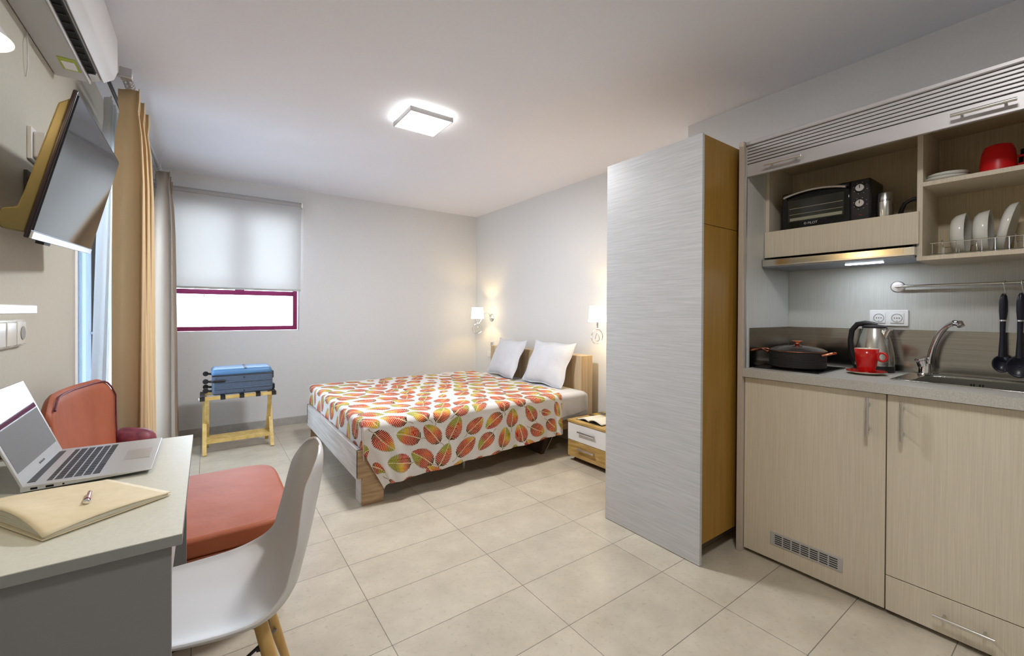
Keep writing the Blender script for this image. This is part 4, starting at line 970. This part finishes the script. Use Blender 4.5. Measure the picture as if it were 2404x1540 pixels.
# toaster oven
ov = thing('toaster_oven', 'black mini oven with two dials and a curved handle in the cupboard', 'oven', (2.55, .80, 1.61))
OX = 2.462
B(OX,2.645,.630,1.0,1.618,1.826).build('body', 'black', ov, bevel=.008, seg=3)
for x, y in ((2.49,.65),(2.49,.96),(2.64,.65),(2.64,.96)): MB().tube([(x,y,1.6102),(x,y,1.620)], .011, 10).build('foot', 'black', ov)
d_ = B(OX-.010,OX,.706,.992,1.628,1.820).build('door', 'glassblack', ov, bevel=.004)
gw = B(OX-.0108,OX-.0098,.728,.966,1.672,1.782).build('door_window', mat('smoked_oven_glass', (.035,.035,.028), .08), d_)
m_ = MB(); m_.box(OX-.0116,OX-.0108,.735,.958,1.6765,1.691); m_.build('tray', 'tray', gw)
m_ = MB(); m_.box(OX-.0116,OX-.0108,.733,.960,1.738,1.7405); m_.box(OX-.0116,OX-.0108,.733,.960,1.708,1.710); m_.build('rack_wire', 'tray', gw)
hp = []
for k in range(15):
    t = k/14; hp.append((OX-.030, .715+.265*t, 1.812-.020*(2*t-1)**2+.006))
MB().tube(hp, .0068, 10).build('door_handle', 'alu', d_)
cpn = B(OX-.008,OX,.634,.702,1.628,1.820).build('control_panel', 'blackmatt', ov, bevel=.003)
for z in (1.783,1.712):
    kn = MB().tube([(OX-.008,.667,z),(OX-.020,.667,z)], .0165, 28).build('dial', 'alu', cpn, bevel=.001)
    B(OX-.0212,OX-.020,.6655,.6685,z-.001,z+.012).build('dial_mark', 'blackmatt', kn)
    m_ = MB()
    for k in range(8):
        a = k*PI/4+.3; m_.box(OX-.0086,OX-.008,.667+.026*math.cos(a)-.0015,.667+.026*math.cos(a)+.0015,z+.026*math.sin(a)-.001,z+.026*math.sin(a)+.001)
    m_.build('dial_scale', 'text', kn)
TF = lambda y, z, x: frame((x,y,z), (0,-1,0), (0,0,1), (-1,0,0))
text('brand_print', '\u00a9 PILOT', .016, 'text', TF(.865,1.656,OX-.0105), d_)
text('red_print', 'ON', .008, 'textred', TF(.667,1.660,OX-.0084), cpn)
# electric kettle lead and tins beside the oven
def tin(x, y, r, h, label, mt_, band=True):
    t_ = thing('tin', label, 'tin', (x,y,1.61), group=None)
    MB().lathe([(0,1.6102),(r-.001,1.6102),(r,1.612),(r,1.61+h-.004),(r-.002,1.61+h),(0,1.61+h)], c=(x,y,0), n=32).build('body', mt_, t_)
    MB().tube([(x+r*math.cos(a),y+r*math.sin(a),1.614) for a in [2*PI*k/32 for k in range(32)]], .0018, 6, closed=True).build('base_rim', 'steelh', t_)
    if band:
        o = text('tin_print', 'ILLOW', .0135, 'textdark', Matrix.Identity(4), None, ext=.0003)
        for v in o.data.vertices:                           # wrap the print round the tin
            a_ = v.co.x/r; n_ = Vector((-.97,-.24,0))*math.cos(a_)+Vector((.24,-.97,0))*math.sin(a_); zz = v.co.y+h*.74
            v.co = n_*(r+v.co.z+.0005)+Vector((0,0,zz))
        o.parent = t_
    return t_
tin(2.50,.590,.031,.138,'silver tin with a black printed name beside the mini oven','steelh')
tin(2.585,.6415,.013,.128,'narrow brass-coloured tin squeezed behind the mini oven side',mat('brass_tin', (.45,.36,.14), .25, metal=.9),False)
tag(MB().tube([(2.56,.548,1.655),(2.55,.543,1.672),(2.545,.530,1.698),(2.545,.505,1.712),(2.55,.470,1.716)], [.010,.009,.0075,.007,.007], 10).tube([(2.545,.520,1.702),(2.545,.497,1.705),(2.548,.478,1.685),(2.552,.473,1.650),(2.56,.474,1.611)], .0035, 8).build('power_lead', 'black'), 'black power lead with plug curling beside the silver tin', 'cable')
# crockery
sc1 = saucer((2.50,.395), 1.750, 'white saucer under another at the left of the upper shelf', 'ceramic', 'ceramic', r=.070)
sc2 = saucer((2.505,.390), 1.7665, 'white saucer stacked on top of the one on the upper shelf', 'ceramic', 'ceramic', r=.064)
mgx = (2.50,.250)
rc = thing('upturned_cup', 'large red cup upside down on the upper right shelf', 'cup', (mgx[0],mgx[1],1.75))
MB().lathe([(.050,1.7505),(.050,1.756),(.049,1.79),(.045,1.832),(.037,1.854),(.026,1.859),(0,1.859)], c=(*mgx,0), n=44).build('body', 'redmatt', rc, solid=.0025, off=-1)
MB().tube([(mgx[0]-.01,mgx[1]-.050,1.80),(mgx[0]-.012,mgx[1]-.075,1.80),(mgx[0]-.012,mgx[1]-.078,1.772),(mgx[0]-.01,mgx[1]-.052,1.768)], .0055, 8).build('handle', 'redmatt', rc)
gl = thing('glass_jar', 'clear glass tumbler with a red base at the right photo edge, upper shelf', 'glass', (2.56,.172,1.75))
MB().lathe([(.0,1.7515),(.030,1.7515),(.033,1.78),(.032,1.81),(.027,1.826),(.029,1.838)], c=(2.56,.172,0), n=36).build('glass_body', 'tumbler', gl, solid=.0025, off=-1)
MB().lathe([(.030,1.7508),(.034,1.7508),(.0355,1.775),(.0338,1.779)], c=(2.56,.172,0), n=36).build('red_base', 'redmatt', gl)
def bowl(y, r, label, tilt, th=.035, z=1.4445, x=2.565):
    """dish standing on edge, opening towards -y"""
    R_ = Matrix.Rotation(PI/2+tilt, 4, 'X')
    m_ = MB().lathe([(0,0),(r*.60,0),(r*.80,th*.10),(r*.93,th*.38),(r,th)], n=48, mtx=R_, c=(x,y,z+r+.006))
    o = m_.build('dish', 'ceramic', solid=.004)
    return tag(o, label, 'dish', None)
bowl(.385,.086,'white deep dish standing in the rack, nearest the divider',0.,.046)
bowl(.320,.086,'white deep dish standing upright in the middle of the rack',0.,.046)
bowl(.247,.098,'larger white plate leaning at the right of the dish rack',.20,.030)
rk = thing('dish_rack', 'chrome wire dish rack holding the plates on the lower shelf', 'dish rack', (2.5, .25, 1.443))
m_ = MB()
for x in (2.455, 2.66): m_.tube([(x,.430,1.497),(x,KYR+.01,1.497)], .0018, 6); m_.tube([(x,.430,1.450),(x,KYR+.01,1.450)], .0018, 6)
m_.tube([(2.455,.430,1.497),(2.66,.430,1.497)], .0018, 6)
m_.build('rail_wire', 'chrome', rk)
for k in range(13):
    y = .425-k*.035
    MB().tube([(2.455,y,1.497),(2.455,y,1.4465),(2.66,y,1.4465),(2.66,y,1.497)], .0015, 6).build('divider_wire', 'chrome', rk)
for k in range(9): y = .405-k*.05; MB().tube([(2.50,y,1.4475),(2.50,y,1.508),(2.51,y,1.512),(2.52,y,1.508),(2.52,y,1.4475)], .0015, 6).build('prong', 'chrome', rk)

# ------------------------------------------------------------------ light
def area(name, loc, rot, sx_, sy_, e, col):
    l = bpy.data.lights.new(name, 'AREA'); l.shape = 'RECTANGLE'; l.size = sx_; l.size_y = sy_; l.energy = e; l.color = col
    o = bpy.data.objects.new(name, l); COL.objects.link(o); o.location = loc; o.rotation_euler = rot; return o
def point(name, loc, e, col, r=.03):
    l = bpy.data.lights.new(name, 'POINT'); l.energy = e; l.color = col; l.shadow_soft_size = r
    o = bpy.data.objects.new(name, l); COL.objects.link(o); o.location = loc; return o
area('ceiling_panel_lamp', (1.17,2.665,2.447), (0,0,0), .28, .28, 45, (.95,.97,1))
for y in (4.637,2.60): point('bedside_bulb', (RW-.215,y,1.19), 7.5, (1,.70,.28), .02)
point('wall_lamp_bulb', (LW+.10,1.37,1.745), 4.0, (1,.72,.38), .03)
area('hood_tube_lamp', (2.525,.67,1.434), (0,0,0), .02, .14, .8, (.82,.9,1))
area('kitchen_fill_light', (.90,.15,2.447), (0,0,0), .28, .28, 20, (.98,.97,.95))  # added unseen fill light, brightens the kitchen fronts and foreground
# daylight enters only from the sky through the door and window openings; these two portals just guide its sampling
for nm, loc, rot, a_, b_ in (('door_portal', (LW-.21,(DY0+DY1)/2,1.08), (0,-PI/2,0), 2.14, 1.78), ('window_portal', (.25,BW+.23,1.6), (-PI/2,0,0), 1.1, 1.2)):
    l_ = area(nm, loc, rot, a_, b_, 1, (1,1,1)); l_.data.cycles.is_portal = True
struct(B(-2.4,LW-.21,5.3,5.45,-.1,2.6).build('wall_balcony', mat('balcony_paint', (.055,.07,.085), .8), smooth=False))
wl = bpy.data.worlds.new('sky'); SC.world = wl; wl.use_nodes = True
bg = wl.node_tree.nodes['Background']; bg.inputs[0].default_value = (.76,.88,1,1); bg.inputs[1].default_value = 15.

# ------------------------------------------------------------------ camera
def rotm(y, p, r):
    cyw, syw = math.cos(y), math.sin(y); cp_, sp2 = math.cos(p), math.sin(p)
    fw_ = Vector((syw*cp_, cyw*cp_, sp2)); rt = Vector((cyw, -syw, 0)); up = rt.cross(fw_)
    return rt*math.cos(r)+up*math.sin(r), -rt*math.sin(r)+up*math.cos(r), fw_
a_, b_, c_ = rotm(math.radians(35.61649), math.radians(-.31896), math.radians(.29544))
cam = bpy.data.cameras.new('camera'); co = bpy.data.objects.new('camera', cam); COL.objects.link(co)
cam.sensor_width = 36; cam.lens = 1000.0954/2404*36; cam.shift_y = (738.97-770)/2404; cam.clip_start = .02
mm = Matrix(((a_.x,b_.x,-c_.x,0),(a_.y,b_.y,-c_.y,0),(a_.z,b_.z,-c_.z,1.2),(0,0,0,1))); co.matrix_world = mm
SC.camera = co
for o in list(SC.objects):
    if '_local' in o: del o['_local']
SC.view_settings.view_transform = 'Standard'; SC.view_settings.look = 'None'; SC.view_settings.gamma = 1; SC.view_settings.use_curve_mapping = False
SC.view_settings.exposure = 0.0
SC.cycles.max_bounces = 10; SC.cycles.diffuse_bounces = 6; SC.cycles.use_denoising = True; SC.cycles.sample_clamp_indirect = 6
SC.cycles.caustics_reflective = False; SC.cycles.caustics_refractive = False
